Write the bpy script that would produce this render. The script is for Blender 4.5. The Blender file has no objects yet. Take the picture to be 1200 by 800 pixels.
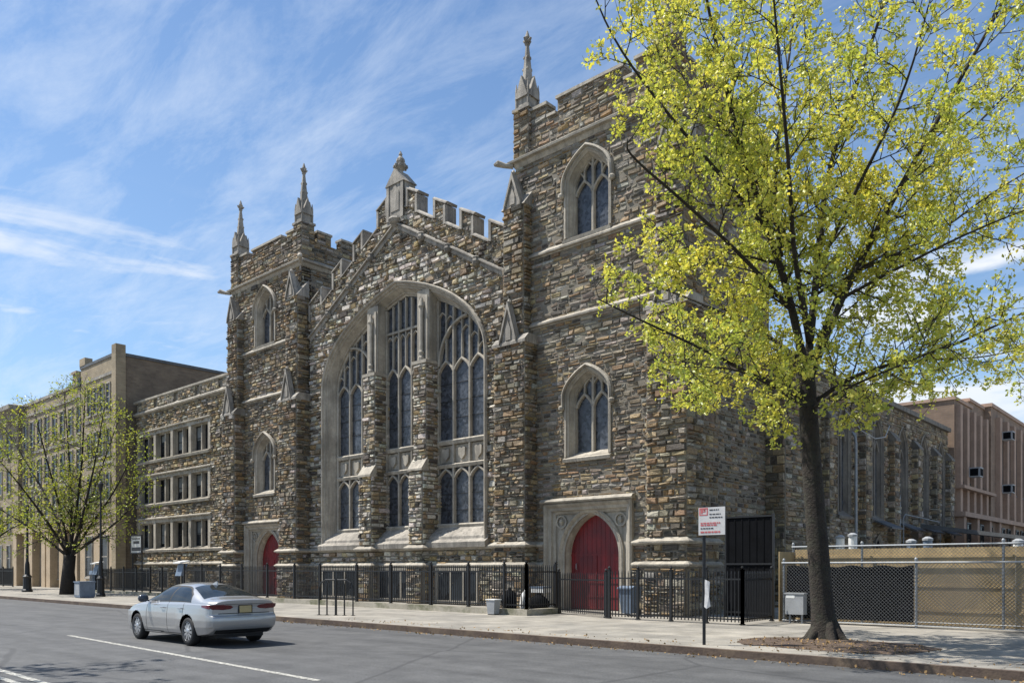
import bpy, bmesh, math, random
import numpy as np
from mathutils import Vector
from mathutils.geometry import tessellate_polygon
random.seed(11); np.random.seed(11)
R = random.uniform
sc = bpy.context.scene
col = sc.collection

# ---------------------------------------------------------------- camera
PHI = math.atan(1045/950.0)
DV = Vector((-math.cos(PHI), math.sin(PHI), 0)); RV = Vector((math.sin(PHI), math.cos(PHI), 0))
EYE = 1.8
cd = bpy.data.cameras.new('camera'); cam = bpy.data.objects.new('camera', cd); col.objects.link(cam)
cam.location = (0, 0, EYE); cam.rotation_euler = (math.pi/2, 0, math.pi/2-PHI)
cd.sensor_width = 36; cd.lens = 36*950/1200; cd.shift_y = 265/1200; cd.clip_end = 5000; cd.clip_start = .05
sc.camera = cam

# ---------------------------------------------------------------- light
SUN_EL = math.radians(59)
SUN_TO = Vector((.86*math.cos(SUN_EL), .51*math.cos(SUN_EL), -math.sin(SUN_EL))).normalized()
sd = bpy.data.lights.new('sun', 'SUN'); so = bpy.data.objects.new('sun', sd); col.objects.link(so)
sd.energy = 5.0; sd.angle = math.radians(.53); sd.color = (1, .955, .88)
so.rotation_euler = SUN_TO.to_track_quat('-Z', 'Y').to_euler(); so.location = (-30, -25, 45)

# ---------------------------------------------------------------- node helpers
class NT:
    def __init__(s, tree): s.t = tree; s.n = tree.nodes; s.l = tree.links
    def add(s, typ, ins=None, **props):
        nd = s.n.new(typ)
        for k, v in props.items(): setattr(nd, k, v)
        for k, v in (ins or {}).items():
            if isinstance(v, bpy.types.NodeSocket): s.l.new(v, nd.inputs[k])
            else: nd.inputs[k].default_value = v
        return nd
    def noise(s, vec, scale, detail=4, rough=.55, dist=0):
        return s.add('ShaderNodeTexNoise', {'Vector': vec, 'Scale': scale, 'Detail': detail, 'Roughness': rough, 'Distortion': dist})
    def ramp(s, fac, stops, interp='LINEAR'):
        nd = s.add('ShaderNodeValToRGB', {'Fac': fac}); cr = nd.color_ramp; cr.interpolation = interp
        while len(cr.elements) < len(stops): cr.elements.new(.5)
        for e, (p, c) in zip(cr.elements, stops): e.position = p; e.color = (*c, 1) if len(c) == 3 else c
        return nd
    def mixc(s, fac, a, b, mode='MIX'):
        nd = s.add('ShaderNodeMix', data_type='RGBA', blend_type=mode)
        for i, v in ((0, fac), (6, a), (7, b)):
            if isinstance(v, bpy.types.NodeSocket): s.l.new(v, nd.inputs[i])
            else: nd.inputs[i].default_value = v if not isinstance(v, tuple) or len(v) == 4 else (*v, 1)
        return nd.outputs[2]
    def math(s, op, a, b=0.0, c=None):
        nd = s.add('ShaderNodeMath', operation=op)
        for i, v in enumerate((a, b) if c is None else (a, b, c)):
            if isinstance(v, bpy.types.NodeSocket): s.l.new(v, nd.inputs[i])
            else: nd.inputs[i].default_value = v
        return nd.outputs[0]

def newmat(name):
    m = bpy.data.materials.new(name); m.use_nodes = True
    t = NT(m.node_tree); b = m.node_tree.nodes['Principled BSDF']
    return m, t, b

def mat(name, color, rough=.7, var=.15, scale=3.0, bump=0.0, bscale=30.0, metal=0.0, spec=.5, dirt=None, coat=0.0, streak=None):
    """plain procedural material: base colour broken up by two noises, optional bump and dirt colour"""
    m, t, b = newmat(name)
    tc = t.add('ShaderNodeTexCoord'); geo = t.add('ShaderNodeNewGeometry')
    v = geo.outputs['Position']
    n1 = t.noise(v, scale, 5, .6).outputs['Fac']; n2 = t.noise(v, scale*7, 4, .6).outputs['Fac']
    s = t.math('ADD', t.math('MULTIPLY', n1, .6), t.math('MULTIPLY', n2, .4))
    lo = tuple(c*(1-var*1.6) for c in color); hi = tuple(min(1, c*(1+var*1.6)) for c in color)
    c = t.ramp(s, [(.3, lo), (.7, hi)]).outputs['Color']
    if dirt:
        f = t.ramp(t.noise(v, scale*.6, 6, .65).outputs['Fac'], [(.48, (0, 0, 0)), (.68, (1, 1, 1))]).outputs['Color']
        c = t.mixc(f, c, dirt)
    if streak:
        sv = t.add('ShaderNodeMapping', {'Vector': v, 'Scale': (2.6, 2.6, .22)}).outputs[0]
        f = t.ramp(t.noise(sv, 1.6, 6, .7, .3).outputs['Fac'], [(.46, (0, 0, 0)), (.66, (.8, .8, .8))]).outputs['Color']
        c = t.mixc(f, c, (*streak, 1))
    t.l.new(c, b.inputs['Base Color'])
    b.inputs['Roughness'].default_value = rough; b.inputs['Metallic'].default_value = metal
    b.inputs['Specular IOR Level'].default_value = spec; b.inputs['Coat Weight'].default_value = coat
    if bump:
        bn = t.add('ShaderNodeBump', {'Strength': 1.0, 'Distance': bump, 'Height': t.noise(v, bscale, 5, .6).outputs['Fac']})
        t.l.new(bn.outputs['Normal'], b.inputs['Normal'])
    return m

def mat_stone():
    """face stones: one colour per stone (attribute), veined and weathered by noise"""
    m, t, b = newmat('rubble_stone')
    geo = t.add('ShaderNodeNewGeometry'); v = geo.outputs['Position']
    a = t.add('ShaderNodeAttribute', attribute_name='scol').outputs['Color']
    mp = t.add('ShaderNodeMapping', {'Vector': v, 'Scale': (1, 1, 3.2)}).outputs[0]
    n1 = t.noise(mp, 5.5, 6, .65, .6).outputs['Fac']
    n2 = t.noise(v, 22, 5, .7).outputs['Fac']
    c = t.mixc(1.0, a, t.ramp(n1, [(.28, (.50, .49, .48)), (.5, (1, 1, 1)), (.74, (1.5, 1.46, 1.36))]).outputs['Color'], 'MULTIPLY')
    c = t.mixc(1.0, c, t.ramp(n2, [(.3, (.72, .72, .72)), (.7, (1.25, 1.25, 1.25))]).outputs['Color'], 'MULTIPLY')
    rust = t.ramp(t.noise(v, 1.7, 5, .7, .5).outputs['Fac'], [(.60, (0, 0, 0)), (.74, (.45, .45, .45))]).outputs['Color']
    c = t.mixc(rust, c, (.20, .145, .085, 1))
    t.l.new(c, b.inputs['Base Color']); b.inputs['Roughness'].default_value = .82; b.inputs['Specular IOR Level'].default_value = .35
    h = t.math('ADD', n1, t.math('MULTIPLY', n2, .6))
    bn = t.add('ShaderNodeBump', {'Strength': 1.0, 'Distance': .045, 'Height': h})
    t.l.new(bn.outputs['Normal'], b.inputs['Normal'])
    return m

def mat_brick(name, c1, c2, mortar, scale=1.0, rot=None):
    m, t, b = newmat(name)
    geo = t.add('ShaderNodeNewGeometry')
    sep = t.add('ShaderNodeSeparateXYZ', {'Vector': geo.outputs['Position']})
    u = t.math('ADD', sep.outputs[0], sep.outputs[1])
    cm = t.add('ShaderNodeCombineXYZ', {'X': u, 'Y': sep.outputs[2]}).outputs[0]
    br = t.add('ShaderNodeTexBrick', {'Vector': cm, 'Color1': (*c1, 1), 'Color2': (*c2, 1), 'Mortar': (*mortar, 1), 'Scale': scale,
               'Mortar Size': .012, 'Brick Width': .42, 'Row Height': .135, 'Bias': -.1})
    v = geo.outputs['Position']
    n = t.ramp(t.noise(v, .7, 6, .65).outputs['Fac'], [(.3, (.68, .68, .68)), (.7, (1.22, 1.2, 1.16))]).outputs['Color']
    c = t.mixc(1.0, br.outputs['Color'], n, 'MULTIPLY')
    t.l.new(c, b.inputs['Base Color']); b.inputs['Roughness'].default_value = .85
    bn = t.add('ShaderNodeBump', {'Strength': .6, 'Distance': .01, 'Height': br.outputs['Fac']}); bn.invert = True
    t.l.new(bn.outputs['Normal'], b.inputs['Normal'])
    return m

def mat_glass(name, base=(.045, .055, .068), lo=.35, hi=2.1, scale=14, rough=.22):
    """leaded church glass behind a dusty protective sheet"""
    m, t, b = newmat(name)
    geo = t.add('ShaderNodeNewGeometry'); v = geo.outputs['Position']
    vo = t.add('ShaderNodeTexVoronoi', {'Vector': v, 'Scale': scale}).outputs['Color']
    vv = t.add('ShaderNodeSeparateColor', {'Color': vo}).outputs[0]
    n = t.noise(v, 2.2, 5, .65).outputs['Fac']
    s = t.math('ADD', t.math('MULTIPLY', vv, .45), t.math('MULTIPLY', n, .6))
    c = t.ramp(s, [(.25, tuple(x*lo for x in base)), (.85, tuple(x*hi for x in base))]).outputs['Color']
    t.l.new(c, b.inputs['Base Color']); b.inputs['Roughness'].default_value = rough
    bn = t.add('ShaderNodeBump', {'Strength': .5, 'Distance': .02, 'Height': s}); t.l.new(bn.outputs['Normal'], b.inputs['Normal'])
    return m

def mat_leaf(name, c1, c2, ctr, tw=.5):
    m, t, b = newmat(name)
    geo = t.add('ShaderNodeNewGeometry')
    c = t.mixc(geo.outputs['Random Per Island'], (*c1, 1), (*c2, 1))
    n = t.noise(geo.outputs['Position'], .55, 3, .5).outputs['Fac']
    c = t.mixc(1.0, c, t.ramp(n, [(.35, (.72, .8, .75)), (.65, (1.15, 1.08, 1.0))]).outputs['Color'], 'MULTIPLY')
    d = t.add('ShaderNodeBsdfDiffuse', {'Color': c})
    tr = t.add('ShaderNodeBsdfTranslucent', {'Color': t.mixc(1.0, c, (*ctr, 1), 'MULTIPLY')})
    mx = t.add('ShaderNodeMixShader', {0: tw}); t.l.new(d.outputs[0], mx.inputs[1]); t.l.new(tr.outputs[0], mx.inputs[2])
    gl = t.add('ShaderNodeBsdfGlossy', {'Roughness': .45, 'Color': (1, 1, 1, 1)})
    m2 = t.add('ShaderNodeMixShader', {0: .04}); t.l.new(mx.outputs[0], m2.inputs[1]); t.l.new(gl.outputs[0], m2.inputs[2])
    t.n.remove(b); t.l.new(m2.outputs[0], t.n['Material Output'].inputs[0])
    return m

M = {}
M['stone'] = mat_stone()
M['mortar'] = mat('stone_mortar', (.185, .163, .128), .9, .2, 2.0, .02, 40)
M['mortar_dark'] = mat('dark_mortar', (.16, .145, .12), .9, .2, 2.0, .02, 40)
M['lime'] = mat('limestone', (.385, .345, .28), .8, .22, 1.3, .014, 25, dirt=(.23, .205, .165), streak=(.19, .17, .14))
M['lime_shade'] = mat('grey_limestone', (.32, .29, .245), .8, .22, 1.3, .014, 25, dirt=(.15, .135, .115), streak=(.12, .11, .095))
M['lime_dark'] = mat('dark_limestone', (.20, .18, .15), .85, .22, 1.3, .014, 25, dirt=(.10, .09, .078), streak=(.085, .078, .07))  # darkest limestone tone, for nave trim and gable bosses
M['glass'] = mat_glass('leaded_glass', (.028, .031, .037), .3, 3.2, 9, .3)
M['pane'] = mat_glass('window_pane', (.022, .026, .03), .3, 1.8, 1.3, .12)
M['pane'].node_tree.nodes['Principled BSDF'].inputs['Specular IOR Level'].default_value = .25
M['shade_blind'] = mat('window_blind', (.20, .21, .21), .6, .2, 2)
M['red'] = mat('red_painted_door', (.185, .0095, .011), .55, .25, 1.5, .006, 20, dirt=(.09, .008, .011), streak=(.095, .010, .012))
M['iron'] = mat('black_iron', (.007, .0075, .009), .5, .2, 4, .001, 60)
M['lead'] = mat('lead_bar', (.02, .02, .022), .6)
M['slate'] = mat('slate_roof', (.09, .095, .10), .7, .25, 3, .01, 12)
M['steel'] = mat('galvanised_steel', (.27, .285, .30), .55, .15, 6, 0, 30, metal=.5)
M['wire'] = mat('galvanised_wire', (.13, .135, .14), .6, .1, 6, metal=.3)
M['ply'] = mat('tan_hoarding', (.42, .31, .16), .85, .22, .9, .004, 10, dirt=(.27, .20, .11), streak=(.33, .245, .13))
M['blackpanel'] = mat('black_screen', (.006, .0065, .008), .9, .3, 2, spec=.08)
M['bark'] = mat('bark', (.027, .021, .016), .95, .45, 6, .04, 16, dirt=(.034, .033, .022))
M['bark_far'] = mat('dark_bark', (.022, .017, .013), .9, .3, 5, .03, 14)
M['white'] = mat('white_paint', (.72, .72, .70), .5, .08, 5)
M['grey_box'] = mat('grey_plastic', (.30, .31, .32), .5, .12, 4)
M['blue_grey'] = mat('blue_grey_plastic', (.13, .17, .23), .5, .15, 4)
M['tan_brick'] = mat_brick('tan_brick', (.33, .265, .175), (.27, .21, .135), (.29, .25, .19))
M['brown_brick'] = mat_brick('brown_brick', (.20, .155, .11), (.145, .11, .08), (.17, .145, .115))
M['pink_brick'] = mat_brick('reddish_brick', (.26, .18, .125), (.21, .145, .10), (.22, .17, .14))
M['pale_stone'] = mat('tan_stone_facing', (.43, .33, .22), .8, .14, 1.2, .006, 20)
M['peach'] = mat('peach_pilaster', (.36, .25, .185), .85, .14, 1.2, .006, 20)
M['mulch'] = mat('mulch', (.085, .058, .042), .95, .5, 9, .05, 22, dirt=(.13, .09, .055))
M['soil'] = mat('forecourt_concrete', (.27, .25, .22), .9, .2, 1.2, .01, 20, dirt=(.15, .145, .10))
M['mossy'] = mat('mossy_kerb_stone', (.33, .30, .24), .9, .2, 2, .015, 20, dirt=(.10, .105, .05))
M['kerbm'] = mat('kerb_steel_face', (.085, .058, .042), .8, .3, 2, .01, 20, dirt=(.16, .115, .075))
M['leaf_near'] = mat_leaf('spring_leaf', (.70, .64, .13), (.46, .52, .09), (1.12, 1.1, .8), .5)
M['leaf_far'] = mat_leaf('spring_leaf_small', (.48, .49, .07), (.28, .36, .05), (1.15, 1.1, .75), .45)
M['litter'] = mat('dry_leaf', (.26, .16, .06), .8, .4, 20)

def mat_road():
    m, t, b = newmat('asphalt')
    geo = t.add('ShaderNodeNewGeometry'); v = geo.outputs['Position']
    fine = t.noise(v, 26, 5, .8).outputs['Fac']; mid = t.noise(v, 1.3, 6, .65).outputs['Fac']
    mp = t.add('ShaderNodeMapping', {'Vector': v, 'Scale': (.06, .55, 1)}).outputs[0]
    lanes = t.noise(mp, 2.4, 6, .7).outputs['Fac']
    c = t.ramp(t.math('ADD', t.math('MULTIPLY', mid, .5), t.math('MULTIPLY', lanes, .5)), [(.36, (.041, .0415, .043)), (.64, (.100, .1005, .101))]).outputs['Color']
    c = t.mixc(1.0, c, t.ramp(fine, [(.3, (.45, .45, .45)), (.72, (1.6, 1.6, 1.6))]).outputs['Color'], 'MULTIPLY')
    spots = t.noise(v, 240, 2, .5).outputs['Fac']
    c = t.mixc(t.ramp(spots, [(.62, (0, 0, 0)), (.72, (.5, .5, .5))]).outputs['Color'], c, (.27, .27, .265, 1))
    vo = t.add('ShaderNodeTexVoronoi', {'Vector': t.mixc(.12, v, t.noise(v, 1.1, 4).outputs['Color']), 'Scale': .22}, feature='DISTANCE_TO_EDGE').outputs['Distance']
    cr = t.ramp(vo, [(.0, (.62, .62, .62)), (.006, (.62, .62, .62)), (.010, (0, 0, 0))]).outputs['Color']
    c = t.mixc(cr, c, (.035, .035, .037, 1))
    t.l.new(c, b.inputs['Base Color']); b.inputs['Roughness'].default_value = .78
    bn = t.add('ShaderNodeBump', {'Strength': .7, 'Distance': .008, 'Height': fine}); t.l.new(bn.outputs['Normal'], b.inputs['Normal'])
    return m
M['road'] = mat_road()
def mat_walk():
    m, t, b = newmat('sidewalk_concrete')
    geo = t.add('ShaderNodeNewGeometry'); v = geo.outputs['Position']
    br = t.add('ShaderNodeTexBrick', {'Vector': v, 'Color1': (.32, .295, .255, 1), 'Color2': (.245, .23, .205, 1), 'Mortar': (.17, .16, .145, 1), 'Scale': 1.0,
               'Mortar Size': .014, 'Brick Width': 1.5, 'Row Height': 1.45, 'Bias': 0}, offset=0.0)
    n = t.ramp(t.noise(v, .9, 7, .68).outputs['Fac'], [(.3, (.55, .55, .54)), (.7, (1.22, 1.21, 1.18))]).outputs['Color']
    c = t.mixc(1.0, br.outputs['Color'], n, 'MULTIPLY')
    f = t.noise(v, 40, 3, .7).outputs['Fac']
    c = t.mixc(1.0, c, t.ramp(f, [(.3, (.78, .78, .78)), (.7, (1.18, 1.18, 1.18))]).outputs['Color'], 'MULTIPLY')
    gum = t.add('ShaderNodeTexVoronoi', {'Vector': v, 'Scale': 1.7}).outputs['Distance']
    c = t.mixc(t.ramp(gum, [(.0, (.6, .6, .6)), (.045, (.5, .5, .5)), (.06, (0, 0, 0))]).outputs['Color'], c, (.12, .115, .11, 1))
    t.l.new(c, b.inputs['Base Color']); b.inputs['Roughness'].default_value = .85
    bn = t.add('ShaderNodeBump', {'Strength': .5, 'Distance': .006, 'Height': f}); t.l.new(bn.outputs['Normal'], b.inputs['Normal'])
    return m
M['walk'] = mat_walk()
def mat_line():
    m, t, b = newmat('worn_road_paint')
    geo = t.add('ShaderNodeNewGeometry'); v = geo.outputs['Position']
    n = t.ramp(t.noise(v, 14, 5, .75).outputs['Fac'], [(.42, (.13, .128, .12)), (.58, (.50, .485, .43))]).outputs['Color']
    t.l.new(n, b.inputs['Base Color']); b.inputs['Roughness'].default_value = .7
    return m
M['line'] = mat_line()

# ---------------------------------------------------------------- mesh helpers
class MB:
    def __init__(s): s.v = []; s.f = []; s.m = []; s.c = []; s.anyc = False
    def face(s, pts, m=0, c=None):
        i = len(s.v); s.v.extend(pts); s.f.append(tuple(range(i, i+len(pts)))); s.m.append(m); s.c.append(c)
    def mesh(s, vs, fs, m=0):
        i = len(s.v); s.v.extend([tuple(p) for p in vs])
        for f in fs: s.f.append(tuple(k+i for k in f)); s.m.append(m); s.c.append(None)
    def box(s, x0, x1, y0, y1, z0, z1, m=0):
        vs = [(x0, y0, z0), (x1, y0, z0), (x1, y1, z0), (x0, y1, z0), (x0, y0, z1), (x1, y0, z1), (x1, y1, z1), (x0, y1, z1)]
        s.mesh(vs, [(0, 3, 2, 1), (4, 5, 6, 7), (0, 1, 5, 4), (1, 2, 6, 5), (2, 3, 7, 6), (3, 0, 4, 7)], m)
    def prism(s, pts, off, m=0):
        """polygon pts (3-D) pushed by vector off"""
        n = len(pts); q = [(p[0]+off[0], p[1]+off[1], p[2]+off[2]) for p in pts]
        s.mesh(list(pts)+q, [tuple(range(n))[::-1], tuple(range(n, 2*n))]+[(i, (i+1) % n, n+(i+1) % n, n+i) for i in range(n)], m)
    def tube(s, pts, rad, sides=8, m=0, cap=True):
        pts = [Vector(p) for p in pts]
        if not hasattr(rad, '__len__'): rad = [rad]*len(pts)
        rings = []; up = None
        for i, p in enumerate(pts):
            d = (pts[min(i+1, len(pts)-1)]-pts[max(i-1, 0)]).normalized()
            if up is None: up = Vector((0, 0, 1)) if abs(d.z) < .9 else Vector((1, 0, 0))
            a = d.cross(up)
            if a.length < 1e-4: a = d.orthogonal()
            a.normalize(); b = a.cross(d).normalized(); up = b
            rings.append([tuple(p+(a*math.cos(2*math.pi*k/sides)+b*math.sin(2*math.pi*k/sides))*rad[i]) for k in range(sides)])
        vs = [q for r in rings for q in r]; fs = []
        for i in range(len(rings)-1):
            for k in range(sides):
                k2 = (k+1) % sides; fs.append((i*sides+k, i*sides+k2, (i+1)*sides+k2, (i+1)*sides+k))
        if cap: fs.append(tuple(range(sides))[::-1]); fs.append(tuple(range((len(rings)-1)*sides, len(rings)*sides)))
        s.mesh(vs, fs, m)
    def lathe(s, c, prof, sides=12, m=0, axis='z', rot=0.0, cap=True):
        vs = []; fs = []
        for r, h in prof:
            for k in range(sides):
                a = 2*math.pi*k/sides+rot; x, y = r*math.cos(a), r*math.sin(a)
                vs.append((c[0]+x, c[1]+y, c[2]+h) if axis == 'z' else (c[0]+x, c[1]+h, c[2]+y))
        for i in range(len(prof)-1):
            for k in range(sides):
                k2 = (k+1) % sides; fs.append((i*sides+k, i*sides+k2, (i+1)*sides+k2, (i+1)*sides+k))
        if cap: fs.append(tuple(range(sides))[::-1]); fs.append(tuple(range((len(prof)-1)*sides, len(prof)*sides)))
        s.mesh(vs, fs, m)
    def build(s, name, mats, parent=None, smooth=False, recalc=True, merge=False):
        me = bpy.data.meshes.new(name)
        me.from_pydata([tuple(p) for p in s.v], [], s.f)
        if not isinstance(mats, (list, tuple)): mats = [mats]
        for m in mats: me.materials.append(M[m] if isinstance(m, str) else m)
        if len(mats) > 1: me.polygons.foreach_set('material_index', s.m)
        if s.anyc:
            at = me.attributes.new('scol', 'FLOAT_COLOR', 'FACE')
            at.data.foreach_set('color', np.array([(*(c or (.2, .18, .15)), 1) for c in s.c], dtype=np.float32).ravel())
        elif recalc or merge:
            bm = bmesh.new(); bm.from_mesh(me)
            if merge: bmesh.ops.remove_doubles(bm, verts=bm.verts, dist=1e-4)
            bmesh.ops.recalc_face_normals(bm, faces=bm.faces); bm.to_mesh(me); bm.free()
        if smooth: me.polygons.foreach_set('use_smooth', [True]*len(me.polygons))
        me.update()
        o = bpy.data.objects.new(name, me); col.objects.link(o)
        if parent: place(o, parent)
        return o
def place(o, parent):
    """parent without moving: parts are built in world space, parents are unrotated Empties"""
    o.parent = parent
    o.matrix_parent_inverse = parent.matrix_basis.inverted() if parent.parent is None else (parent.parent.matrix_basis @ parent.matrix_parent_inverse @ parent.matrix_basis).inverted()
def tag(o, label, cat, group=None, kind=None):
    if label: o['label'] = label
    if cat: o['category'] = cat
    if group: o['group'] = group
    if kind: o['kind'] = kind
    return o
def thing(name, loc, label, cat, group=None):
    o = bpy.data.objects.new(name, None); col.objects.link(o); o.location = loc; o.empty_display_size = .3
    return tag(o, label, cat, group)
def struct(o): o['kind'] = 'structure'; return o
def dup(root, loc, label=None, rotz=None):
    r = root.copy(); col.objects.link(r); r.location = loc
    if rotz is not None: r.rotation_euler = (0, 0, rotz)
    if label: r['label'] = label
    for ch in list(root.children):
        c = ch.copy(); col.objects.link(c); c.parent = r; c.matrix_parent_inverse = ch.matrix_parent_inverse.copy()
        for g in list(ch.children):
            d = g.copy(); col.objects.link(d); d.parent = c; d.matrix_parent_inverse = g.matrix_parent_inverse.copy()
    return r

# wall frames: (s, z, n) -> world; n is metres out of the wall
def front(Y): return lambda s, z, n=0.0: (s, Y-n, z)
def right(X): return lambda s, z, n=0.0: (X+n, s, z)
def left(X): return lambda s, z, n=0.0: (X-n, -s, z)

def plate(mb, fr, outer, holes=(), n0=0.0, n1=-.5, m=0, back=False):
    loops = [list(outer)]+[list(h) for h in holes]
    flat = [p for L in loops for p in L]
    tris = tessellate_polygon([[Vector((p[0], p[1], 0)) for p in L] for L in loops])
    for t in tris:
        p = [flat[i] for i in t]
        if (p[1][0]-p[0][0])*(p[2][1]-p[0][1])-(p[1][1]-p[0][1])*(p[2][0]-p[0][0]) < 0: p.reverse()
        mb.face([fr(*q, n0) for q in p], m)
        if back: mb.face([fr(*q, n1) for q in p[::-1]], m)
    if n1 < n0:
        for L in loops:
            for i in range(len(L)):
                a, b = L[i], L[(i+1) % len(L)]
                mb.face([fr(*a, n0), fr(*b, n0), fr(*b, n1), fr(*a, n1)], m)

def sweep(mb, fr, path, prof, m=0, closed=False, caps=True):
    n = len(path); rings = []
    for i in range(n):
        def dr(a, b):
            d = Vector((b[0]-a[0], b[1]-a[1])); return d.normalized()
        if closed: d0 = dr(path[i-1], path[i]); d1 = dr(path[i], path[(i+1) % n])
        else:
            d0 = dr(path[max(i-1, 0)], path[max(i, 1)]); d1 = dr(path[min(i, n-2)], path[min(i+1, n-1)])
        nn = Vector((-d0.y-d1.y, d0.x+d1.x))
        if nn.length < 1e-5: nn = Vector((-d0.y, d0.x))
        nn.normalize(); k = 1/max(.35, nn.dot(Vector((-d0.y, d0.x))))
        rings.append([fr(path[i][0]+nn.x*o*k, path[i][1]+nn.y*o*k, d) for o, d in prof])
    P = len(prof); vs = [q for r in rings for q in r]; fs = []
    for i in range(n if closed else n-1):
        j = (i+1) % n
        for k in range(P): fs.append((i*P+k, i*P+(k+1) % P, j*P+(k+1) % P, j*P+k))
    if caps and not closed: fs.append(tuple(range(P))[::-1]); fs.append(tuple(range((n-1)*P, n*P)))
    mb.mesh(vs, fs, m)
def bar(mb, fr, path, w, n0, n1, m=0):
    h = w/2; c = min(.03, h*.6)
    sweep(mb, fr, path, [(-h, n0), (-h, n1-c), (-h+c, n1), (h-c, n1), (h, n1-c), (h, n0)], m)
def plan_sweep(mb, path, prof, m=0):
    """moulding profile [(out, z)] swept along a plan polyline, outward on the right of travel"""
    n = len(path); rings = []
    for i in range(n):
        d0 = Vector((path[max(i, 1)][0]-path[max(i-1, 0)][0], path[max(i, 1)][1]-path[max(i-1, 0)][1])).normalized()
        d1 = Vector((path[min(i+1, n-1)][0]-path[min(i, n-2)][0], path[min(i+1, n-1)][1]-path[min(i, n-2)][1])).normalized()
        nn = Vector((d0.y+d1.y, -d0.x-d1.x)).normalized(); k = 1/max(.3, nn.dot(Vector((d0.y, -d0.x))))
        rings.append([(path[i][0]+nn.x*o*k, path[i][1]+nn.y*o*k, z) for o, z in prof])
    P = len(prof); vs = [q for r in rings for q in r]; fs = []
    for i in range(n-1):
        for k in range(P): fs.append((i*P+k, i*P+(k+1) % P, (i+1)*P+(k+1) % P, (i+1)*P+k))
    fs.append(tuple(range(P))[::-1]); fs.append(tuple(range((n-1)*P, n*P)))
    mb.mesh(vs, fs, m)

def fa(x, p=2.3, w=.75):
    x = min(1.0, abs(x)); return w*(1-x**p)**(1/p)+(1-w)*(1-x)
def arch_pts(c, hw, zs, rise, n=12, p=2.3, w=.75):
    out = []
    for i in range(2*n+1):
        a = math.pi*i/(2*n); x = math.cos(a); out.append((c-hw*x, zs+rise*fa(x, p, w)))
    return out
def opening(c, hw, sill, zs, rise, n=12, p=2.3, w=.75): return [(c-hw, sill)]+arch_pts(c, hw, zs, rise, n, p, w)+[(c+hw, sill)]

# --- stones: every stone a small chamfered block of its own colour, standing proud of the mortar
PAL = {
 'gable': [((.37, .365, .35), 5), ((.25, .24, .225), 4), ((.30, .255, .18), 4), ((.19, .155, .11), 4), ((.085, .08, .075), 4), ((.44, .43, .41), 3), ((.26, .20, .11), .7), ((.26, .265, .27), 2)],
 'tower': [((.19, .175, .15), 5), ((.14, .12, .098), 5), ((.25, .205, .14), 4), ((.18, .132, .085), 4), ((.075, .07, .065), 4), ((.26, .25, .235), 2), ((.20, .20, .20), 2), ((.21, .15, .085), .6)],
 'annex': [((.25, .23, .195), 5), ((.18, .15, .105), 4), ((.30, .24, .155), 4), ((.09, .083, .075), 4), ((.34, .335, .325), 2), ((.24, .18, .10), .6)],
 'nave': [((.21, .195, .17), 5), ((.15, .13, .105), 4), ((.25, .21, .145), 4), ((.18, .135, .09), 3), ((.085, .08, .072), 3), ((.29, .28, .265), 2)],
}
def pick(pal):
    c = random.choices([p[0] for p in PAL[pal]], [p[1] for p in PAL[pal]])[0]; k = R(.80, 1.20)*1.24
    return tuple(min(.8, x*k*R(.95, 1.05)*q) for x, q in zip(c, (1.05, .985, .87)))
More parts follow.
